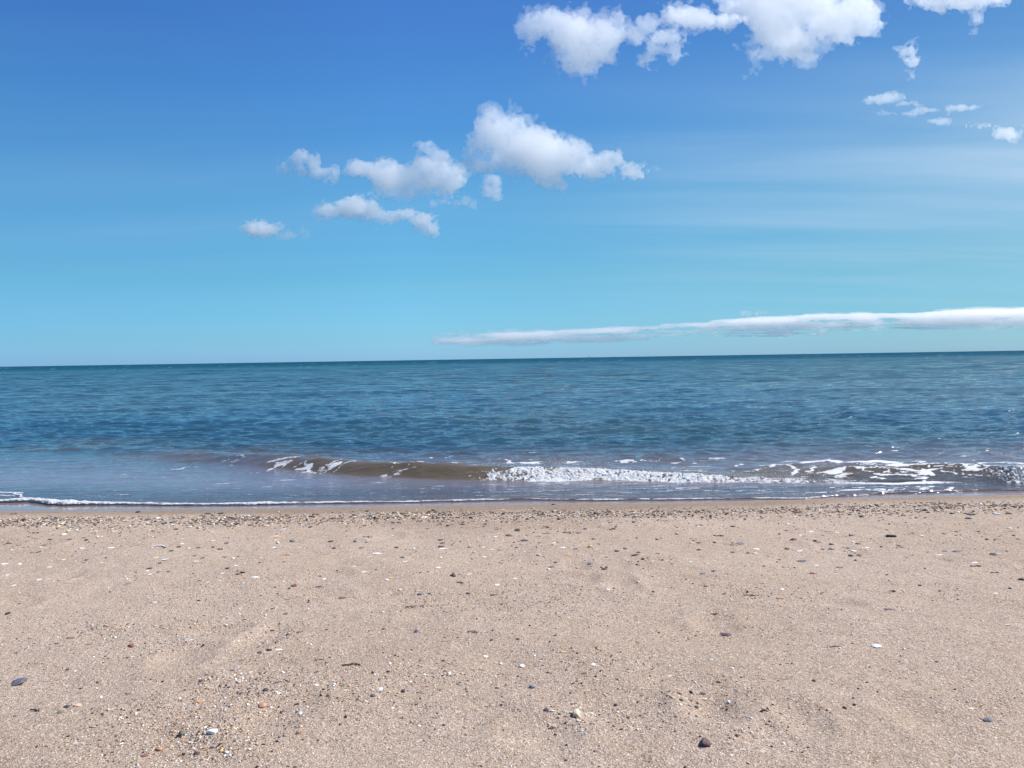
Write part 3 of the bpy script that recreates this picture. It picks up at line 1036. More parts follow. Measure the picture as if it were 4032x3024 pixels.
def place(sx, sy, wpx, hpx, colour, kind, label=None, rot=None, seed=0):
    """one thing of the beach; sx, sy its middle and wpx its width in the photograph (4032 wide)"""
    r = np.random.default_rng(seed)
    x, y, z = on_sand(sx, sy + (0.3 * hpx if hpx else 0))
    dist = y
    wm = wpx / 3.9375 / F * dist
    el = math.atan2(CAM_H - z, y)
    hm = (hpx if hpx else wpx * (0.45 if kind in 'pas' else 0.3)) / 3.9375 / F * dist
    sub = 3 if wpx > 22 else 2
    if kind in 'pa':
        v, f = pebble_shape(r, sub, 3 if kind == 'p' else 9)
        v = v.copy()
        zh = 0.70 * hm
        dm = min(1.15 * wm, max(0.55 * wm, (hm - 0.6 * zh * math.cos(el)) / math.sin(el)))
        v *= np.array([wm / 2, dm / 2, zh * 0.62])
        lift = zh * 0.26
    elif kind == 'f':
        v, f = outline_slab(r, r.integers(3, 6), 1.0, 0.15)
        zh = min(0.28 * wm, 0.5 * hm)
        dm = min(1.0 * wm, max(0.35 * wm, 0.8 * hm / math.sin(el)))
        v = v * np.array([wm / 2, dm / 2, zh * 0.5])
        lift = zh * 0.35
    elif kind == 'c':
        v, f = outline_slab(r, r.integers(2, 5), 0.16, r.uniform(0.35, 0.7))
        dm = min(1.0 * wm, max(0.4 * wm, 0.85 * hm / math.sin(el)))
        v = v * np.array([wm / 2, dm / 2, max(0.30 * hm, 0.10 * wm)])
        lift = 0.12 * hm
    elif kind == 'v':
        P = [(math.cos(a_) * 1.0, math.sin(a_) * 0.55 - 0.3, 0.12) for a_ in np.linspace(0.25, 2.9, 11)]
        v, f = tube(P, [0.05 + 0.10 * math.sin(math.pi * i / 10) for i in range(11)], 8)
        v = v * np.array([wm / 2, wm / 2, wm / 2 * 0.7])
        lift = 0.0
    elif kind == 's':
        v, f = scallop(r)
        dm = min(1.1 * wm, max(0.6 * wm, 0.9 * hm / math.sin(el)))
        v = v * np.array([wm / 1.9, dm / 1.5, 0.35 * hm])
        lift = 0.02 * hm
    elif kind == 'u':
        v, f = turret(r)
        v = v * np.array([wm / 2, wm / 2, wm / 2])
        lift = 0
    elif kind == 't':
        P = [(-1 + 2 * i / 9, 0.10 * math.sin(i * 1.3 + seed), 0.07 + 0.05 * math.sin(i * 0.9 + seed)) for i in range(10)]
        v, f = tube(P, [0.11 * (0.6 + 0.5 * math.sin(0.4 + i * 0.28)) * (1 + 0.25 * math.sin(i * 2.1)) for i in range(10)], 7)
        v = v * np.array([wm / 2, wm / 2, wm / 2])
        lift = 0
    elif kind == 'w':
        v, f = sprig(r, 5 if wpx > 35 else 3)
        v = v * np.array([wm / 2, wm / 2 * 0.9, min(wm / 2, hm * 0.9)])
        lift = 0
    elif kind == 'b':
        b_ = bmesh.new()
        bmesh.ops.create_cube(b_, size=2)
        bmesh.ops.bevel(b_, geom=b_.edges[:], offset=0.22, segments=2, affect='EDGES')
        bmesh.ops.subdivide_edges(b_, edges=b_.edges[:], cuts=2, use_grid_fill=True)
        v = np.array([q.co[:] for q in b_.verts])
        v += 0.06 * np.stack([noise2(v[:, 1] * 3 + 5, v[:, 2] * 3), noise2(v[:, 0] * 3, v[:, 2] * 3 + 9), noise2(v[:, 0] * 2.5, v[:, 1] * 3)], -1)
        f = [[q.index for q in k.verts] for k in b_.faces]
        b_.free()
        v = v * np.array([wm / 2, wm * 0.22, hm * 0.36])
        lift = hm * 0.3
    a_ = rot if rot is not None else (r.uniform(-0.25, 0.25) if kind in 'tvb' or hpx else r.uniform(-0.6, 0.6))
    ca, sa = math.cos(a_), math.sin(a_)
    tl = r.normal() * 0.07 if kind in 'fc' else 0
    v = np.stack([v[:, 0] * ca - v[:, 1] * sa, v[:, 0] * sa + v[:, 1] * ca, v[:, 2] + lift + v[:, 0] * tl], -1)
    o = mesh_obj(NAMES[kind], v, f, stone_mat(colour, kind), smooth=True)
    o.location = (x, y, z)
    if label:
        tag(o, label, CATS[kind])
    else:
        t_ = float(wet_edge(np.array([x]))[0]) - y
        zone = 'in the gravel strip' if t_ < 0.85 else ('on the stony sand before the gravel strip' if t_ < 2.35 else 'lying alone on the smooth near sand')
        size = 'tiny' if wm < 0.011 else 'small'
        lab = f'{size} {colour} {WORD[kind]} {zone}'
        tag(o, lab, CATS[kind], group=lab)
        if kind in 'pfa' and sub == 3:
            pass
    return o


CROPS = {'A': (0, 2200, 2.013), 'B': (1008, 2200, 2.013), 'C': (2016, 2200, 2.013), 'D': (3024, 2200, 2.013), 'E': (0, 1960, 1.6458), 'F': (1344, 1960, 1.6458), 'G': (2688, 1960, 1.6458)}
# crop x y width height colour kind | label
ITEMS = '''
A 155 965 140 62 slate f|large flat slate flake with pointed ends at the edge of the smooth sand
A 700 683 46 0 red brown f|thin red-brown chip beside a curl of weed and coarse grit
A 1040 685 76 30 red brown a|red-brown wedge-shaped stone with a sharp tip, above a dark twist of wood
A 1005 778 50 14 dark brown t|short dark twisted splinter of wood just below the red-brown wedge stone
A 1565 1130 66 34 orange p|bright orange oval pebble by itself on the near sand
A 615 1160 66 30 peach p|pale peach oval pebble touching a dark grey pebble
A 530 1168 46 26 dark grey p|dark grey pebble touching the pale peach pebble
A 480 1210 60 26 olive grey f|olive-grey flat pebble just below the peach and dark grey pair
A 1445 1378 60 68 olive grey a|upright grey blocky stone casting a long shadow, beside a white oval pebble
A 1685 1362 78 50 white p|smooth white oval pebble, the largest white one on the near sand
A 1262 1500 66 42 orange a|orange-brown angular stone below the upright grey block
A 1755 1518 32 28 ochre p|small ochre pebble next to three tiny white chips
A 1798 1530 30 24 white p|upper of three tiny white chips by the ochre pebble
A 1780 1560 30 18 white p|lowest of three tiny white chips by the ochre pebble
A 1822 1556 28 20 white p|outer one of three tiny white chips by the ochre pebble
A 535 875 30 16 dark grey p|small dark pebble between the slate flake and the wooden splinter
A 290 825 46 18 dark brown w|dark crumb of dried weed with a thin tail above the slate flake
A 135 745 50 24 black w|curled black scrap of weed nearest the edge of the picture
A 285 1192 100 52 black w|sprawling black seaweed scrap beside the olive-grey pebble
A 122 1245 42 24 black w|small black weed scrap, just outside the sprawling one
A 1840 883 40 22 slate a|small dark slate chip standing on edge between weed sprig and pebbles
A 540 1405 34 18 dark grey p|dark grey pebble low on the sand under the peach pebble
A 952 1252 40 20 cream c
A 560 615 62 60 brown w|wiry brown loop of weed on coarse yellowish grit
A 1225 340 46 20 pale grey c
A 1018 197 46 12 grey f
A 315 160 36 12 white c
A 383 158 26 12 white c
A 110 207 38 16 white c
A 390 63 36 18 white c
A 155 38 32 26 white c
A 40 38 70 18 white s|broad flat white shell at the very edge of the picture
A 912 57 52 16 white v|curled white ring-like piece of shell on the stony sand
A 1165 95 26 14 white p
A 1185 121 36 10 white c
A 1765 113 38 10 white c
A 2010 143 48 12 white c
A 1890 115 40 18 brown f
A 1800 75 30 14 dark grey f
A 60 127 30 12 white c
A 1930 190 26 12 white c
A 1550 18 42 14 white c
A 1872 52 34 12 white c
A 500 6 42 16 cream c
A 685 8 30 14 red brown p
A 640 1025 30 16 dark grey p
A 765 1025 22 14 white p
A 856 532 26 20 orange p|tiny orange pebble with a dark one at its side, on pale grit
A 828 530 22 14 dark grey p
A 590 1460 46 26 pale grey p|pale greenish-grey pebble half sunk in the near sand
A 1150 1558 60 22 red brown f|red-brown flat chip in coarse grit at the bottom of the picture
A 1565 1538 56 30 maroon a|dark maroon angular stone in the gritty patch under the white oval pebble
A 1330 1385 34 16 dark grey p
A 975 1448 34 16 dark grey p
A 290 1488 24 14 dark brown p
A 368 1485 20 14 dark brown p
A 735 1332 60 16 brown t
A 1960 1436 40 14 white c
A 905 620 34 16 white c
A 700 537 44 10 black w
A 1635 918 34 12 dark grey f
A 1590 965 30 20 dark grey p
B 1276 565 46 44 lilac grey a|pale lilac triangular piece of shell standing up from the sand
B 1560 127 50 34 dark grey p|dark grey domed pebble with a small reddish pebble behind it
B 1564 110 22 12 red brown p|small reddish pebble peeping over the dark grey domed pebble
B 1062 142 60 30 ochre s|orange fan-shaped piece of shell with a white broken edge
B 1040 162 40 16 white c|white broken edge piece under the orange fan shell
B 300 208 52 24 red brown f|red-brown pebble alone in the middle distance of the smooth sand
B 1165 1045 36 30 dark grey p|dark round pebble at the end of the gritty patch, beside a tiny crumb
B 928 1080 44 28 slate p|bluish slate pebble below the broken white shell
B 985 1026 50 50 white c|broken white shell piece standing over the bluish slate pebble
B 50 1158 74 52 coral a|terracotta angular stone, soft orange-red, low on the near sand
B 25 740 52 18 dark grey f|dark grey flat stone next to a black and white shell piece
B 105 720 46 20 black p|black pebble between the dark flat stone and a white shell
B 180 718 70 16 white c|long white shell piece lying beside a black pebble
B 75 1035 42 28 dark grey p|dark grey rounded pebble above the terracotta stone
B 325 1150 46 22 dark brown p|dark brown pebble beside the terracotta stone
B 770 830 170 40 dark brown w|large dark sprig of dried seaweed with a thin tail
B 503 798 72 14 brown t|curled brown piece of stem beside the large dark sprig
B 1720 578 94 34 black w|black seaweed sprig with feathery end, beside the lilac shell piece
B 1820 768 48 22 cream c|cream finger-shaped chip slanting on the sand
B 1940 828 28 24 white p|small round white pebble below the cream finger-shaped chip
B 685 305 66 18 brown f|brown flat stone with a knob at its end among coarse grit
B 1300 278 42 20 blue grey p
B 1685 272 40 18 slate p
B 1888 283 34 16 brown p
B 1912 203 44 24 white c
B 1445 66 38 18 white c
B 1615 186 62 16 dark grey f
B 1695 118 42 14 cream c
B 780 57 58 14 cream s
B 855 100 64 16 white s|white ribbed piece of shell with comb-like ridges
B 540 157 42 16 white c
B 503 130 26 30 black w|tiny black upright sprig behind a white shell chip
B 216 178 28 14 cream p
B 503 218 58 14 slate f
B 1235 375 110 44 dark brown w|tangle of dark weed and grit, the widest on the middle sand
B 255 597 28 18 slate p
B 128 567 44 14 dark brown f
B 337 580 42 12 dark brown f
B 1910 1022 42 16 brown p
B 1945 1155 24 20 dark brown p
B 1895 930 22 16 white p
B 480 995 38 24 white c
B 620 992 30 18 white p
B 160 1055 34 20 cream p
B 1062 828 28 20 white p
B 1225 970 30 28 white c
B 1337 918 28 16 white p
B 1485 805 28 18 dark brown p
B 925 898 20 24 maroon p
B 870 1122 30 26 pale grey c
B 690 1000 44 22 olive grey f
B 570 1085 30 16 dark grey p
B 1140 243 30 18 cream p
B 1375 275 28 12 black p
C 515 1222 82 78 cream a|large cream-white angular pebble with a dark shadow, biggest pale stone in sight
C 1530 1450 96 76 maroon a|large dark maroon triangular stone pressed into the nearest sand
C 320 1203 40 20 white p|white oval pebble touching a dark grey one near the large cream stone
C 270 1195 46 24 dark grey p|dark grey pebble touching the white oval one near the large cream stone
C 158 1012 48 32 blue grey p|round blue-grey pebble above the white and dark grey pair
C 78 846 48 28 white p|smooth white oval chip alone on the near sand
C 645 832 42 26 white c|irregular white shell chip over a scatter of pale grit
C 1700 598 92 30 plum f|long plum-dark mussel-like stone with a pale upper edge
C 1000 182 32 20 ochre p|small amber pebble alone on smooth sand
C 402 733 58 14 ochre f|long ochre sliver of stone on the near sand
C 570 907 54 20 brown f|brown flat stone below the irregular white shell chip
C 1248 926 46 16 cream c|cream and brown domed chip half buried in the sand
C 1333 1060 42 24 orange p|small orange pebble above a dark grey one
C 1340 1114 42 22 dark grey p|dark grey pebble just under the small orange one
C 820 1155 40 22 plum p|plum-coloured pebble between the cream stone and the orange pebble
C 1337 1155 28 24 white p|tiny white pebble under the dark grey and orange pair
C 1462 1170 42 24 dark brown a|dark brown angular crumb of stone beside the tiny white pebble
C 290 80 30 24 white p|white round pebble tucked against two dark mussel chips
C 305 65 50 10 dark brown f|dark mussel chip lying over a white round pebble
C 735 78 60 14 black f|black flat stone with two brown pointed pebbles behind it
C 710 66 26 14 brown p|brown pointed pebble behind the black flat stone
C 748 64 26 18 red brown a|reddish pointed pebble behind the black flat stone
C 620 37 42 14 slate p
C 1510 117 52 14 blue grey f|thin blue-grey flat stone on the stony sand
C 1595 95 42 10 black f
C 1590 203 44 12 orange f
C 1535 215 36 14 brown p
C 1975 190 30 10 orange f
C 342 607 34 12 dark grey p
C 300 655 20 16 black p
C 45 633 36 18 brown p
C 1120 258 26 12 dark grey p
C 765 240 36 12 white c
C 1512 1063 52 24 olive grey p
C 1525 1105 54 18 peach c
C 1575 795 38 22 pale grey c
C 1742 866 34 20 white p
C 434 1473 22 16 black p
C 430 1592 32 18 brown p
C 345 1390 26 18 dark brown p
C 340 1335 110 34 brown w|soft brown dried weed lying in a dent of the near sand
C 1640 968 38 26 tan p
C 1680 278 34 12 dark brown p
C 1905 285 140 22 dark brown w|long dark brown tangle of twigs and husks on the sand
C 1225 14 42 22 cream s
C 1110 16 36 16 pink c
C 528 1285 38 18 cream p
C 1615 432 74 22 black w|black crumbly scrap of weed above the plum-dark mussel-like stone
C 25 152 42 14 cream c
C 1095 515 50 20 cream v
C 675 700 34 18 brown p
C 740 928 20 12 dark brown p
C 665 932 20 14 black p
C 485 985 28 12 dark brown p
C 550 985 20 18 black p
C 48 928 20 14 black p
C 1380 160 18 10 black p
C 1025 1083 34 14 brown f
C 1235 1080 30 12 brown f
C 630 1225 34 22 cream p
C 1740 1554 26 22 white c|tiny white curled flake glinting by the large maroon stone
C 1785 1395 40 26 brown p
D 1740 1275 76 38 blue grey a|blackish-blue pointed stone with a jet dark shadow, on bare near sand
D 1612 1180 62 30 cream s|domed white and tan shell above the blackish-blue pointed stone
D 862 688 74 34 white f|rectangular white flat piece of shell
D 535 692 96 26 olive grey v|grey-beige curved shell edge half buried beside the rectangular white piece
D 970 400 96 14 slate f|thin grey slate sliver on the smooth sand
D 705 325 46 24 white v|slim white curved sliver of shell above the thin slate
D 115 238 40 16 white c
D 380 107 92 22 pinkish brown f|elongated pinkish-brown flat stone on the stony sand
D 75 73 52 16 tan f
D 385 48 44 16 white s|white shell valve behind the pinkish-brown flat stone
D 560 66 50 12 dark brown f
D 1800 272 46 12 cream c
D 1915 523 62 12 white v|pale cream sliver of shell lying level on the smooth sand
D 1805 1415 24 14 white c
D 320 1492 26 16 slate p
D 190 1525 26 14 brown p
D 365 965 30 20 dark brown p
D 785 978 26 16 dark brown p
D 685 1155 30 20 black p
D 868 1052 18 14 dark brown p
D 1205 208 32 14 black p
D 2012 160 60 22 black a|black stone cut by the edge of the picture, on the middle sand
D 1000 255 30 18 black p
D 940 125 24 12 dark brown p
D 1080 712 24 16 white p
D 1050 560 26 14 white p
D 568 706 26 20 white p
D 672 665 22 16 ochre p
D 1380 718 34 10 orange f
D 97 310 64 14 orange p|smooth orange-tan pebble at the end of the twig tangle
D 1620 468 44 16 dark brown w
D 1800 110 64 8 dark brown t
D 1650 58 90 9 dark brown t|long thin dark twig lying level on the stony sand
D 1340 815 28 14 dark brown p
D 1918 232 30 14 dark grey p
D 1775 1335 22 16 white p
D 845 15 4 4 white p
E 1378 272 58 36 pink s|big pinkish-white whelk-like shell with brown stripes, before the gravel strip
E 1845 368 66 18 coral v|bright coral-orange curved sliver of shell
E 1800 288 30 28 cream a|cream chip standing upright behind the coral-orange sliver
E 1895 278 44 18 grey p|smooth grey oval pebble near the upright cream chip
E 1775 248 56 16 peach c|peach coloured flat shell piece near the upright cream chip
E 412 235 42 18 cream p|rounded cream pebble with a yellowish tint before the gravel strip
E 440 211 30 12 cream p|small cream pebble just behind the yellowish one
E 500 208 22 12 white p
E 455 192 52 12 grey f|grey flat stone behind the two cream pebbles
E 1430 100 42 12 black f|black flat stone at the top of the gravel strip, beside a dark grey one
E 1347 101 42 14 dark grey f|dark grey flat stone at the top of the gravel strip, beside a black one
E 895 90 28 14 black p|black lump of stone sitting on the damp sand above the gravel
E 641 130 18 14 black p
E 90 104 42 8 black t
E 24 426 36 12 white c
E 130 422 30 12 white s
E 408 400 34 14 cream s
E 320 447 30 12 white c
E 748 441 36 14 white v
E 560 402 26 10 red brown p
E 655 420 20 14 white c
E 1510 390 24 16 white p
E 1545 378 22 8 red brown p
E 1455 382 34 12 grey p
E 1272 410 36 12 cream c
E 1066 397 40 12 white c
E 1315 387 36 10 slate f
E 1260 375 26 10 brown p
E 1160 317 28 12 dark brown p
E 1286 321 30 12 brown p
E 1066 321 26 12 dark grey p
E 1466 292 36 10 dark grey f
E 1025 312 92 12 white v|long white curved shell sliver with a grey end
E 1180 295 24 10 white c
E 1380 318 22 10 black p
E 1425 331 42 14 brown p
E 1110 342 36 10 dark grey f
E 720 322 42 12 white c
E 422 342 62 14 tan s|large tan shell lying flat, greyish at its edge
E 540 325 40 8 white c
E 326 268 32 10 brown p
E 286 305 36 12 brown f
E 65 293 56 12 black t|short black twig near the edge of the picture
E 560 272 26 10 black p
E 1776 320 32 10 white c
E 1143 202 32 12 black f
E 1838 201 32 12 white c
E 996 213 26 10 brown p
E 731 219 24 10 cream p
E 1376 220 30 12 cream c
E 2010 188 28 12 black p
E 2045 107 52 8 black t
E 2141 281 46 12 black f
E 2162 326 36 10 dark grey f
E 1657 511 42 12 white c
E 1545 489 28 12 brown f
E 1476 455 32 12 black f
E 252 527 32 12 white c
E 48 498 26 10 white c
E 832 553 38 12 grey f
E 966 456 40 14 dark brown f
E 951 473 20 10 white p
E 2080 506 30 16 black w
E 1225 325 22 10 cream p
E 1015 385 36 10 cream c
E 150 320 30 8 brown t
E 250 350 40 8 dark brown f
E 205 353 30 8 grey f
E 1035 422 30 8 dark brown f
E 1665 368 36 8 pale grey c
E 1935 322 34 12 pale grey f
E 1527 438 30 12 white c
F 90 280 28 22 blue grey p|dark blue-grey pebble with a brown splinter standing behind it
F 96 258 14 18 brown t
F 1613 313 32 22 ochre p|round amber-brown pebble beside white shell chips
F 1085 240 52 22 brown a|lumpy brown clod of shells before the gravel strip
F 1140 208 52 18 dark brown a|dark brown clod behind the lumpy brown one
F 380 118 38 24 ochre a|rough amber-brown lump of stone in the gravel strip
F 350 130 20 12 white p|white pebble against the rough amber-brown lump
F 342 95 28 12 dark brown p
F 1048 103 30 16 black p|black pebble, the tallest in the middle of the gravel strip
F 595 79 30 12 black p
F 1645 100 26 10 black p
F 1915 121 42 8 black t
F 1896 155 30 12 dark grey p
F 2025 92 22 12 dark brown p
F 1785 343 42 14 slate p|smooth slate pebble before a trail of shell chips
F 1840 328 30 12 brown p
F 1955 395 24 14 black p
F 2083 400 18 14 red brown p
F 2110 407 32 18 cream s|cream shell leaning on a small reddish pebble
F 2015 410 26 14 pink c
F 2178 231 32 14 orange p|orange pebble before the gravel strip, below a yellow one
F 2178 189 20 12 ochre p
F 1631 266 22 14 black a
F 2045 268 26 10 dark grey p
F 645 272 36 12 dark grey f
F 655 292 46 10 dark brown f
F 645 314 42 12 dark brown p
F 655 329 62 10 white c
F 1185 275 56 14 dark grey f
F 1118 287 16 10 black p
F 1378 290 28 14 white c
F 1402 287 28 8 brown f
F 355 320 30 12 dark brown p
F 470 327 20 14 white p
F 132 323 36 10 brown p
F 183 379 42 14 peach s|peach and white shell lying open before the gravel strip
F 395 385 36 12 dark grey f
F 62 384 20 16 cream c
F 412 411 40 14 cream c
F 232 358 62 10 white c
F 645 385 22 12 white p
F 918 320 32 10 cream f
F 975 333 32 12 cream c
F 830 319 28 10 dark grey f
F 1136 320 24 10 slate p
F 1025 338 28 8 olive grey f
F 925 380 32 12 cream c
F 1277 366 36 18 pale grey a
F 1612 427 32 12 slate p
F 1620 443 26 6 black t
F 1330 184 50 14 brown w
F 1280 249 42 12 brown w
F 1500 226 130 14 dark brown w|long low tangle of brown twigs before the gravel strip
F 1325 232 46 4 brown t
F 1905 369 60 10 dark brown f
F 1375 42 28 8 black p|small black stone on the shining wet sand
F 180 248 80 26 brown w|brown heap of dried weed before the gravel strip
F 2050 360 30 10 slate f
F 1925 352 34 10 dark grey f
F 1010 202 34 10 brown f
F 640 172 40 10 dark brown w
F 790 168 34 12 brown p
F 932 168 26 10 dark grey p
F 692 177 30 8 black f
F 150 180 34 8 dark grey f
F 1665 333 40 12 white v
F 1520 330 30 8 dark brown f
F 1470 366 40 8 ochre f
F 1580 200 30 10 slate p
F 1765 198 28 12 dark brown p
F 560 198 26 8 brown f
F 515 221 40 10 brown w
F 1000 250 26 12 white c
F 880 375 14 8 white p
F 330 243 24 8 white c
F 1435 320 40 8 white c
G 720 268 46 17 red brown p|smooth brick-red pebble casting a dark shadow before the gravel strip
G 858 278 26 17 dark brown p|dark brown domed pebble with a flat chip leaning on it
G 882 287 30 8 brown f|flat brown chip leaning on the dark brown domed pebble
G 1350 248 60 20 black b|black rectangular lump of charcoal with pale flecks
G 1100 238 38 24 lilac grey u|lilac-grey pointed turret shell before the gravel strip
G 1868 101 56 20 grey p|biggest grey pebble on the gravel strip, next to black ones
G 1835 100 30 10 black f
G 1745 99 32 12 black p|black pebble beside the biggest grey one on the gravel strip
G 2030 99 52 18 pale grey p|pale grey oval pebble at the end of the gravel strip
G 2112 99 42 14 black p|black oval pebble beyond the pale grey one
G 1850 131 34 14 black p
G 1965 97 22 8 dark grey p
G 755 92 54 14 red brown f|red-brown flat stone at the top of the gravel strip
G 290 99 26 12 dark brown p
G 180 122 18 14 black p
G 1088 73 24 8 dark grey p
G 232 244 66 14 dark brown t|dark short stick pointing at the brick-red pebble
G 963 298 34 14 dark grey p
G 962 329 36 14 grey p
G 908 332 26 10 dark grey p
G 678 328 34 12 brown p
G 1070 325 30 8 dark grey f
G 1198 320 42 12 white s|white valve with a dark underside among pebbles
G 1137 295 34 12 brown p
G 1090 373 30 18 dark grey p
G 1146 369 42 14 brown f
G 1118 403 22 10 black p
G 1110 342 36 12 white c
G 1420 318 42 14 grey f
G 2015 365 60 22 dark grey f|pile of dark flat slates with a pale chip on top
G 2045 360 34 10 pale grey f
G 1695 345 38 10 slate f
G 1780 346 70 14 slate f
G 1662 366 42 16 cream c
G 370 295 66 14 grey f|flat grey piece of stone, widest before the gravel strip
G 325 303 40 12 olive grey f
G 325 352 32 12 dark brown p
G 425 357 26 10 dark brown p
G 470 355 36 20 cream c
G 480 330 60 8 white c
G 757 342 38 12 white c
G 105 290 42 8 dark grey f
G 70 278 24 8 black f
G 208 287 24 10 black p
G 105 335 28 12 dark grey p
G 770 408 70 14 slate f
G 625 399 36 8 brown f
G 2120 193 30 16 cream c
G 1920 217 22 10 dark brown p
G 1970 267 22 12 dark grey p
G 318 184 18 10 black p
G 333 184 18 10 black p
G 627 233 20 10 dark brown p
G 765 240 22 8 white c
G 1736 402 36 8 grey f
G 1893 418 42 10 white c
G 200 473 36 10 dark grey f
G 130 490 42 12 slate f
G 1020 452 50 10 brown f
G 52 412 30 14 cream c
G 65 398 16 10 white p
G 830 216 36 8 white c
G 1325 207 26 8 dark brown f
G 1400 308 34 8 dark brown f
G 2100 344 16 8 black p
G 1000 223 22 8 white c
G 1550 243 40 8 cream c
G 1100 130 8 8 black p
'''.strip().split('\n')
labels_seen = set()
n_items = 0
for i, row in enumerate(ITEMS):
    head, _, label = row.partition('|')
    t_ = head.split()
    crop, nums, kind = t_[0], list(map(float, t_[1:5])), t_[-1]
    colour = ' '.join(t_[5:-1])
    if nums[2] < 10:
        continue
    x0, y0, k = CROPS[crop]
    place(x0 + nums[0] / k, y0 + nums[1] / k, nums[2] / k, nums[3] / k, colour, kind, label or None, seed=100 + i)
    n_items += 1
print('things on the sand', n_items)


# ------------------------------------------------------------------ gravel and shell grit nobody could count
def scatter(name, label, n, sampler, sizes, colours, weights, sub=1, flat=(0.25, 0.6), sink=0.1):
    pts = sampler(n)
    n = len(pts)
    base, f = ICO[sub]
    if sub == 1:
        base, f = ICO[1]
    nb = len(base)
    shapes = [pebble_shape(rng, sub, 7)[0] for _ in range(24)]
    idx = rng.integers(0, 24, n)
    S = sizes(n)
    V = np.stack(shapes)[idx] * np.stack([S * rng.uniform(0.9, 1.7, n), S * rng.uniform(0.6, 1.1, n), S * rng.uniform(*flat, n)], -1)[:, None, :]
    a = rng.uniform(0, 6.28, n)
    ca, sa = np.cos(a)[:, None], np.sin(a)[:, None]
    tilt = rng.normal(0, 0.18, n)[:, None]
    Vx, Vy, Vz = V[:, :, 0] * ca - V[:, :, 1] * sa, V[:, :, 0] * sa + V[:, :, 1] * ca, V[:, :, 2]
    Vz = Vz + Vx * tilt
    zz = sand_z(pts[:, 0], pts[:, 1])
    W = np.stack([Vx + pts[:, 0:1], Vy + pts[:, 1:2], Vz + zz[:, None] + (S * sink)[:, None]], -1)
    Fc = (f[None] + (np.arange(n) * nb)[:, None, None]).reshape(-1, 3)
    m, t, o_ = node_mat(name)
    g = G(t)
    p = g.n('ShaderNodeBsdfPrincipled')
    g.put(p.inputs['Base Color'], g.a('tint').outputs['Color'])
    p.inputs['Roughness'].default_value = 0.6
    p.inputs['Specular IOR Level'].default_value = 0.3
    t.links.new(p.outputs[0], o_.inputs[0])
    ob = fast_mesh(name, W.reshape(-1, 3), Fc, m, smooth=False)
    cc = np.array([PAL[c] for c in colours])[rng.choice(len(colours), n, p=np.array(weights) / sum(weights))]
    cc = cc * rng.uniform(0.7, 1.25, (n, 1))
    attr_col(ob, 'tint', np.clip(np.repeat(cc, nb, axis=0), 0, 0.9))
    tag(ob, label, 'gravel', kind='stuff')
    return ob


def band(n):
    x = rng.uniform(-4.6, 4.6, n)
    t = rng.normal(0.52, 0.13, n)
    k = noise2(x * 1.6, t * 6) + 0.6 * noise2(x * 5, t * 14 + 9)
    keep = (k > rng.uniform(-1.5, 0.7, n)) & (t > 0.12)
    # thinner towards the far right, where the strip runs out
    keep &= rng.random(n) < np.interp(x, [-4.6, -1, 1, 2.6, 4.6], [1.0, 1.0, 0.85, 0.7, 0.35])
    x, t = x[keep], t[keep]
    return np.stack([x, wet_edge(x) - t], -1)


def mids(n):
    x = rng.uniform(-4.4, 4.4, n)
    t = 0.55 + rng.gamma(1.6, 0.48, n)
    k = noise2(x * 1.2 + 20, t * 2.4) + 0.7 * noise2(x * 4 + 7, t * 7)
    keep = (k > rng.uniform(-0.9, 1.2, n)) & (t < 3.0)
    x, t = x[keep], t[keep]
    return np.stack([x, wet_edge(x) - t], -1)


def near(n):
    y = rng.uniform(1.45, 3.6, n)
    x = rng.uniform(-0.75, 0.75, n) * (y + 0.1)
    k = noise2(x * 2.2 + 3, y * 3.5) + 0.6 * noise2(x * 7, y * 9)
    for cx, cy, rr in ((-0.85, 1.85, 0.24), (-0.70, 2.22, 0.2), (-1.2, 2.75, 0.18), (0.1, 3.0, 0.3), (0.3, 1.95, 0.15), (-0.35, 2.15, 0.25), (-1.3, 3.3, 0.4), (0.05, 3.9, 0.5)):
        k = k + 2.6 * np.exp(-((x - cx) ** 2 + (y - cy) ** 2) / rr ** 2)
    keep = k > rng.uniform(0.1, 3.2, n)
    return np.stack([x[keep], y[keep]], -1)


def patches(n):
    P = []
    for sx, sy, r_, wgt in ((866, 2917, 0.10, 5), (800, 2880, 0.06, 2), (1139, 2707, 0.17, 5), (1000, 2700, 0.10, 2), (911, 2671, 0.05, 1), (1686, 2388, 0.17, 4), (292, 2507, 0.14, 3),
                            (470, 2470, 0.08, 1.5), (1020, 2490, 0.14, 2), (1180, 2500, 0.10, 1.5), (1886, 2534, 0.22, 3), (3032, 2345, 0.12, 3), (2968, 2762, 0.14, 2.5), (2714, 2746, 0.10, 1.5),
                            (2873, 2874, 0.10, 1.5), (2302, 2810, 0.08, 2), (2333, 2620, 0.10, 2.5), (2110, 2330, 0.12, 1.5), (2330, 2345, 0.14, 2), (3600, 2300, 0.25, 2), (560, 2560, 0.10, 1), (560, 2780, 0.08, 1),
                            (2800, 2500, 0.12, 1), (1100, 2310, 0.2, 1.5), (700, 2300, 0.3, 1.5), (3300, 2420, 0.2, 1), (1450, 2860, 0.10, 1), (2550, 2640, 0.1, 1.2)):
        x, y, _z = on_sand(sx, sy)
        m_ = int(n * wgt / 60)
        P.append(np.stack([x + rng.normal(0, r_, m_), y + rng.normal(0, r_ * 0.75, m_)], -1))
    return np.concatenate(P)


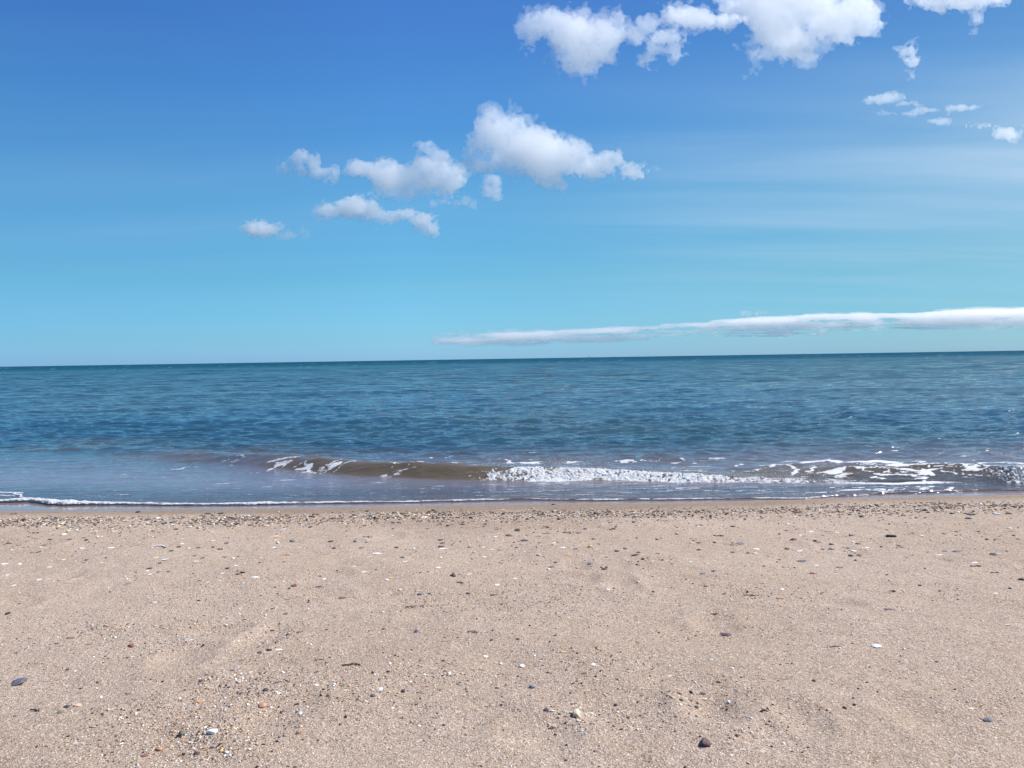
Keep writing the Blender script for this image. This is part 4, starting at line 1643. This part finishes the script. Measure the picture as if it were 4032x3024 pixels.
GC = ['black', 'dark grey', 'grey', 'brown', 'cream', 'white', 'tan', 'dark brown', 'peach', 'slate', 'pale grey']
scatter('gravel', 'strip of coarse gravel and shell bits along the damp sand', 17000, band, lambda n: rng.gamma(3.6, 0.0013, n) + 0.0022, GC, [14, 15, 10, 13, 11, 5, 17, 13, 3, 5, 3])
scatter('shell_grit', 'scattered grit of shell and small stone over the beach', 9000, mids, lambda n: rng.gamma(3, 0.0011, n) + 0.0014, GC, [9, 9, 10, 13, 14, 9, 15, 10, 4, 3, 7])
scatter('loose_grit', 'patches of pale and brown grit lying loose on the smooth near sand', 5200, patches, lambda n: rng.gamma(2.2, 0.00062, n) + 0.0011, GC, [4, 5, 10, 13, 22, 10, 22, 12, 7, 2, 10], flat=(0.5, 0.9), sink=0.2)
scatter('coarse_sand', 'loose coarse grains of sand and grit on the near beach', 52000, near, lambda n: rng.gamma(2.6, 0.00045, n) + 0.0009, GC, [2, 4, 8, 14, 24, 5, 28, 8, 8, 2, 10], flat=(0.5, 0.9), sink=0.25)
# ------------------------------------------------------------------ clouds: real bodies of mist, hundreds of metres up
def cloud_material(name, dens, skin, col=(0.985, 1, 0.99)):
    m, t, o = node_mat(name)
    g = G(t)
    vs = g.n('ShaderNodeVolumeScatter')
    vs.inputs['Color'].default_value = (*col, 1)
    vs.inputs['Density'].default_value = dens
    vs.inputs['Anisotropy'].default_value = 0.55
    t.links.new(vs.outputs[0], o.inputs['Volume'])
    tr = g.n('ShaderNodeBsdfTransparent')
    df = g.n('ShaderNodeBsdfDiffuse')
    df.inputs[0].default_value = (*[0.92 * c for c in col], 1)
    tl = g.n('ShaderNodeBsdfTranslucent')
    tl.inputs[0].default_value = (*[0.92 * c for c in col], 1)
    ms = g.n('ShaderNodeMixShader')
    ms.inputs[0].default_value = 0.5
    g.put(ms.inputs[1], df.outputs[0])
    g.put(ms.inputs[2], tl.outputs[0])
    mx = g.n('ShaderNodeMixShader')
    mx.inputs[0].default_value = skin
    g.put(mx.inputs[1], tr.outputs[0])
    g.put(mx.inputs[2], ms.outputs[0])
    t.links.new(mx.outputs[0], o.inputs[0])
    return m


def spectral(shape, seed, beta, lo=2.0, aspect=(1, 1, 1)):
    r = np.random.default_rng(seed)
    n = r.normal(size=shape).astype(np.float32)
    k = np.fft.rfftn(n)
    fx = [np.fft.fftfreq(s) * s / max(shape) * a_ for s, a_ in zip(shape[:2], aspect[:2])] + [np.fft.rfftfreq(shape[2]) * shape[2] / max(shape) * aspect[2]]
    # frequencies in cycles per voxel
    fq = [np.fft.fftfreq(shape[0]) * aspect[0], np.fft.fftfreq(shape[1]) * aspect[1], np.fft.rfftfreq(shape[2]) * aspect[2]]
    kk = np.sqrt(fq[0][:, None, None] ** 2 + fq[1][None, :, None] ** 2 + fq[2][None, None, :] ** 2)
    k *= (kk + lo / 400.0) ** (-beta) * np.exp(-(kk / 0.33) ** 2)
    k[0, 0, 0] = 0
    q = np.fft.irfftn(k, s=shape)
    return q / q.std()


def cloud(label, blobs, base, vox, seed, dens=1.0, rough=1.0, wisp=1.0, soft=1.0, flat=1.0, group='fair weather clouds over the sea', name='cloud', stretch=1.0, parts=True, skin=0.02, fine=1.0):
    """blobs: (x, y, rx, ry) in the photograph at 2212 wide. base: height in metres of the cloud's underside."""
    B = np.array(blobs, dtype=float)
    x0, x1 = (B[:, 0] - B[:, 2]).min(), (B[:, 0] + B[:, 2]).max()
    y0, y1 = (B[:, 1] - B[:, 3]).min(), (B[:, 1] + B[:, 3]).max()
    cx, cyy = (x0 + x1) / 2, (y0 + y1) / 2
    d = ray(cx * 1.8228, cyy * 1.8228)
    D = (base - CAM_H) / max(d.z, 0.012)                   # straight-line distance
    px = D / (F * 2212 / 1024.0)                           # metres per photograph pixel there
    pad = 14 + 0.75 * B[:, 3].max()
    dep = np.minimum(B[:, 2], B[:, 3] * 1.6) * 0.55 * flat
    zmax = dep.max() + pad
    gx = np.arange(x0 - pad, x1 + pad, vox)
    gy = np.arange(y0 - pad, y1 + pad, vox)
    gz = np.arange(-zmax, zmax, vox * 1.3)
    A, Y_, Z_ = np.meshgrid(gx, gy, gz, indexing='ij')
    r = np.random.default_rng(seed)
    fld = np.full(A.shape, -60, dtype=np.float32)
    for (bx, by, rx, ry), dz in zip(B, dep):
        oz = r.uniform(-0.35, 0.35) * dz
        i0, i1 = np.searchsorted(gx, bx - rx * 2.6), np.searchsorted(gx, bx + rx * 2.6)
        A_, fl_ = A[i0:i1], fld[i0:i1]
        q = np.sqrt(((A_ - bx) / (rx * 1.12)) ** 2 + ((Y_[i0:i1] - by) / (ry * 1.12)) ** 2 + ((Z_[i0:i1] - oz) / dz) ** 2)
        e = (1 - q) * min(rx, ry)
        fld[i0:i1] = np.maximum(fl_, e) + 0.15 * np.minimum(np.clip(e, 0, 9), np.clip(fl_, 0, 9))
    asp = (stretch, 1, 1)
    nb = spectral(A.shape, seed + 1, 2.1, aspect=asp)
    nf = spectral(A.shape, seed + 2, 1.55, aspect=asp)
    size = np.median(B[:, 3])
    nr_ = spectral(A.shape, seed + 3, 0.9, aspect=asp)
    core = fld + rough * (nb * size * 0.15 + (0.75 - np.abs(nf)) * size * 0.28 + fine * nr_ * size * 0.06) - size * 0.02
    veil = fld + wisp * (nb * size * 0.40 + nf * size * 0.26) + size * 0.12
    rv = (rt2, up2, fw)
    ctr = Vector((0, 0, CAM_H)) + d * D
    # body axes at the cloud: across, up, away
    ax_f = Vector((d.x, d.y, 0)).normalized()
    ax_r = Vector((ax_f.y, -ax_f.x, 0))
    uu = ax_r.cross(d).normalized()
    rr_ = (rt2 - d * rt2.dot(d)).normalized()
    uu = rr_.cross(d).normalized()
    out_ = []
    for fl, iso in ((core, 0.0), (veil, 0.0)):
        fl = fl.copy()
        fl[0], fl[-1], fl[:, 0], fl[:, -1], fl[:, :, 0], fl[:, :, -1] = -9, -9, -9, -9, -9, -9
        p, q = polygonise(-fl, (gx[0], gy[0], gz[0]), (vox, vox, vox * 1.3), 0.0)
        if not len(q):
            out_.append(None)
            continue
        # away from the middle of the picture a pixel spans a little more of the sky: stay on the plane through the centre
        lx, ly, lz = (p[:, 0] - cx) * px, -(p[:, 1] - cyy) * px, p[:, 2] * px
        dirs = np.array([np.array(rr_), np.array(uu), np.array(d)])
        # exact directions of the picture's pixels, at the cloud's own distance
        u = p[:, 0] / 2.16016 - 512
        v = 384 - p[:, 1] / 2.16016
        R = np.array(fw)[None] * F + np.array(rt2)[None] * u[:, None] + np.array(up2)[None] * v[:, None]
        R /= np.linalg.norm(R, axis=1)[:, None]
        W = R * D + np.array(d)[None] * lz[:, None] - (np.array(ctr) - np.array((0, 0, CAM_H)))
        out_.append((W, q))
    mfp = px * 2.16 * 21 / dens * max(0.35, min(1.0, size / 28.0))       # mean free path in metres
    mc = cloud_material('cloud_core', 1 / mfp, skin)
    mv = cloud_material('cloud_veil', 0.38 * soft / mfp, 0.01 * soft)
    W, q = out_[0] if out_[0] is not None else out_[1]
    c = fast_mesh(name, W, q, mc if out_[0] is not None else mv)
    c.location = ctr
    tag(c, label, 'cloud', group=group)
    if parts and out_[0] is not None and out_[1] is not None:
        fast_mesh('wispy_edge', out_[1][0], out_[1][1], mv, parent=c)
    return c


cloud('largest puffy white cloud, over mid sea, domed at one end and ragged at the other',
      [(1062, 283, 42, 34), (1038, 308, 36, 30), (1105, 300, 50, 38), (1155, 318, 55, 42), (1195, 345, 58, 42), (1190, 380, 32, 25), (1238, 345, 45, 38), (1275, 360, 42, 28), (1315, 352, 32, 26),
       (1350, 365, 30, 12), (1215, 402, 20, 11), (1160, 288, 22, 17), (1192, 285, 16, 12), (1105, 338, 44, 20), (1035, 354, 36, 9), (1145, 352, 40, 22), (1360, 372, 34, 14), (1390, 372, 18, 8)], 700, 2.3, 1)
cloud('long low white cloud with a peak, between a small ragged puff and the largest cloud',
      [(785, 368, 38, 18), (830, 372, 42, 22), (880, 375, 42, 22), (930, 368, 42, 30), (968, 385, 32, 22), (932, 322, 18, 15), (950, 345, 24, 24), (748, 374, 12, 8), (915, 398, 22, 9)], 700, 2.2, 12, soft=1.5)
cloud('small ragged cloud puff left of the long low cloud', [(648, 342, 22, 20), (672, 350, 18, 18), (685, 370, 22, 8), (650, 362, 22, 12)], 700, 1.6, 23, dens=0.9, soft=1.5)
cloud('small torn wisp of cloud hanging under the gap between the two big clouds', [(1058, 392, 18, 15), (1062, 410, 14, 14), (1074, 425, 8, 9)], 700, 1.4, 34, dens=0.7, soft=1.6, rough=1.3)
cloud('thin faint crescent wisp below the long low cloud', [(975, 438, 28, 6), (1003, 434, 9, 8)], 700, 1.3, 45, dens=0.35, soft=2, rough=1.4)
cloud('cloud puff with a humped top, first of a joined pair below the long low cloud', [(722, 456, 24, 13), (758, 448, 32, 23), (792, 452, 26, 22), (780, 470, 28, 9), (738, 445, 20, 14)], 700, 1.6, 56)
cloud('drooping cloud puff, second of a joined pair below the long low cloud', [(848, 466, 16, 10), (880, 464, 26, 14), (908, 474, 24, 15), (930, 490, 14, 13), (820, 466, 14, 10)], 700, 1.6, 67, dens=0.9, soft=1.4)
cloud('lowest and smallest smooth cloud puff on its own', [(565, 495, 30, 13), (585, 497, 18, 9)], 700, 1.3, 78, soft=1.4, rough=0.7)
cloud('faint scrap of cloud beside the smallest puff', [(630, 510, 22, 6), (652, 500, 7, 9)], 700, 1.3, 89, dens=0.3, soft=2)
cloud('big white cloud lump at the outer end of the high cloud group', [(1148, 65, 38, 32), (1200, 55, 45, 28), (1235, 80, 58, 36), (1268, 115, 52, 32), (1300, 78, 42, 26), (1332, 52, 20, 20), (1262, 140, 38, 14), (1128, 60, 18, 18)], 700, 2.4, 90)
cloud('torn grey-white cloud between the two big lumps of the high cloud group', [(1400, 55, 22, 22), (1438, 78, 32, 22), (1452, 102, 20, 22), (1402, 130, 20, 18), (1380, 78, 14, 12), (1420, 105, 20, 14)], 700, 1.8, 91, dens=0.6, soft=1.8, rough=1.2)
cloud('narrow arm of cloud reaching from the widest high cloud', [(1452, 33, 22, 13), (1500, 38, 42, 20), (1558, 45, 42, 20), (1590, 44, 22, 14)], 700, 1.8, 92, dens=0.9)
cloud('widest bright cloud of the high group, cut by the frame above, trailing a tail',
      [(1665, 15, 62, 55), (1740, 0, 66, 60), (1680, 70, 54, 38), (1650, 112, 26, 22), (1634, 134, 14, 15), (1624, 150, 8, 9), (1790, 45, 55, 42), (1850, 35, 42, 42), (1880, 55, 22, 24), (1695, 108, 36, 20), (1735, 80, 34, 22), (1820, 80, 28, 14), (1738, 122, 16, 9), (1600, 10, 40, 24)], 700, 2.6, 93)
cloud('pale cloud fragment cut by the top edge of the picture, outermost of the high clouds', [(2020, 3, 38, 20), (2070, -8, 48, 24), (2120, -8, 34, 16), (2108, 35, 7, 10)], 700, 1.8, 94, dens=0.8, soft=1.4)
cloud('small upright torn cloud below the outermost high fragment', [(1966, 112, 16, 12), (1970, 132, 18, 14), (1956, 152, 9, 7)], 700, 1.4, 95, dens=0.6, soft=1.5)
cloud('thin spread-out cloud with forked streaks, above the hazy part of the sky', [(1890, 215, 20, 8), (1928, 212, 26, 10), (1958, 224, 28, 6), (2000, 238, 38, 5), (2080, 232, 44, 6), (1965, 245, 36, 4), (2025, 262, 20, 6)], 700, 1.5, 96, dens=0.45, soft=1.7, rough=1.3)
cloud('small hazy double puff under the forked streaky cloud', [(2128, 274, 20, 9), (2160, 290, 26, 12), (2180, 292, 12, 10)], 700, 1.5, 97, dens=0.5, soft=1.6)
cloud('tiny faint rounded puff just above the bank on the horizon', [(1612, 677, 14, 6)], 700, 0.9, 98, dens=0.6)
cloud('tiny faint streaky puff above the bank on the horizon', [(1651, 675, 10, 4)], 700, 0.9, 99, dens=0.5)
rb = np.random.default_rng(4)
bank = []
for i_, x in enumerate(np.linspace(1000, 2420, 90)):
    top_ = np.interp(x, [950, 1100, 1300, 1500, 1700, 1900, 2212, 2500], [739, 720, 709, 697, 682, 677, 668, 664])
    bot_ = np.interp(x, [950, 1300, 1500, 1700, 1900, 2212, 2500], [743, 738, 731, 721, 713, 704, 698])
    lay = i_ % 3
    ry_ = (rb.uniform(3.5, 6.5), rb.uniform(2.5, 4.5), rb.uniform(1.2, 2.4))[lay] * np.interp(x, [1000, 1500, 2400], [0.55, 0.9, 1.25])
    yc_ = (top_ + ry_ + rb.uniform(0, 3), rb.uniform(0.4, 0.7) * (bot_ - top_) + top_, rb.uniform(0.7, 1.0) * (bot_ - top_) + top_)[lay]
    ry_ *= 1.15
    bank.append((x + rb.uniform(-25, 25), yc_, rb.uniform(45, 110), ry_))
cloud('long flat bank of white cloud lying just above the horizon', bank, 640, 1.2, 120, dens=1.05, flat=3.0, stretch=3.2, rough=1.05, wisp=1.5, group=None, name='cloud_bank', soft=1.0, fine=0.0)


# ------------------------------------------------------------------ boats on the horizon
def boat(sx, dist, length, mast, label, colour):
    d = ray(sx, 1500)
    k = dist / math.hypot(d.x, d.y)
    root = bpy.data.objects.new('sailing_boat' if mast else 'fishing_boat', None)
    C.objects.link(root)
    root.location = (d.x * k, d.y * k, 0)
    tag(root, label, 'boat', group='boats on the horizon')
    hv = []
    n = 9
    for i in range(n):
        q = i / (n - 1)
        wd = math.sin(math.pi * (0.12 + 0.83 * (1 - q))) * length * 0.14
        xx = (q - 0.5) * length
        sh = length * (0.11 + 0.05 * q * q)
        hv += [(xx, -wd, sh), (xx, -wd * 0.6, -0.2), (xx, wd * 0.6, -0.2), (xx, wd, sh)]
    hf = []
    for i in range(n - 1):
        a = i * 4
        for j in range(4):
            hf.append((a + j, a + (j + 1) % 4, a + 4 + (j + 1) % 4, a + 4 + j))
    hf += [(0, 3, 2, 1), ((n - 1) * 4, (n - 1) * 4 + 1, (n - 1) * 4 + 2, (n - 1) * 4 + 3)]
    m, t, o = node_mat('boat_paint')
    g = G(t)
    p = g.n('ShaderNodeBsdfPrincipled')
    g.put(p.inputs['Base Color'], (*colour, 1))
    p.inputs['Roughness'].default_value = 0.5
    t.links.new(p.outputs[0], o.inputs[0])
    mesh_obj('hull', hv, hf, m, parent=root, smooth=False)
    b = bmesh.new()
    bmesh.ops.create_cube(b, size=1)
    bmesh.ops.scale(b, vec=(length * 0.3, length * 0.16, length * 0.16), verts=b.verts)
    bmesh.ops.bevel(b, geom=b.edges[:], offset=length * 0.015, segments=2, affect='EDGES')
    bmesh.ops.translate(b, vec=(-length * 0.1, 0, length * 0.2), verts=b.verts)
    me = bpy.data.meshes.new('cabin')
    b.to_mesh(me)
    b.free()
    me.materials.append(m)
    co = bpy.data.objects.new('cabin', me)
    C.objects.link(co)
    co.parent = root
    if mast:
        v, f = tube([(0.1, 0, length * 0.1), (0.1, 0, mast * 0.5), (0.1, 0, mast)], [0.12, 0.1, 0.06], 8)
        mesh_obj('mast', v, f, m, parent=root)
        sv = [(0.0, 0, length * 0.3), (-length * 0.4, 0.1, length * 0.3), (0.0, 0, mast * 0.92), (0.0, 0.05, length * 0.3), (-length * 0.4, 0.15, length * 0.3), (0.0, 0.05, mast * 0.92)]
        mesh_obj('sail', sv, [(0, 1, 2), (5, 4, 3), (0, 3, 4, 1), (1, 4, 5, 2), (2, 5, 3, 0)], m, parent=root, smooth=False)


boat(2322, 4200, 9, 12, 'tiny boat with a mast standing up on the horizon', (0.12, 0.14, 0.16))
boat(2420, 5200, 12, 0, 'tiny low boat on the horizon nearer the boat with a mast', (0.10, 0.12, 0.14))
boat(3166, 5200, 12, 0, 'tiny low boat on the horizon under the cloud bank', (0.10, 0.12, 0.14))
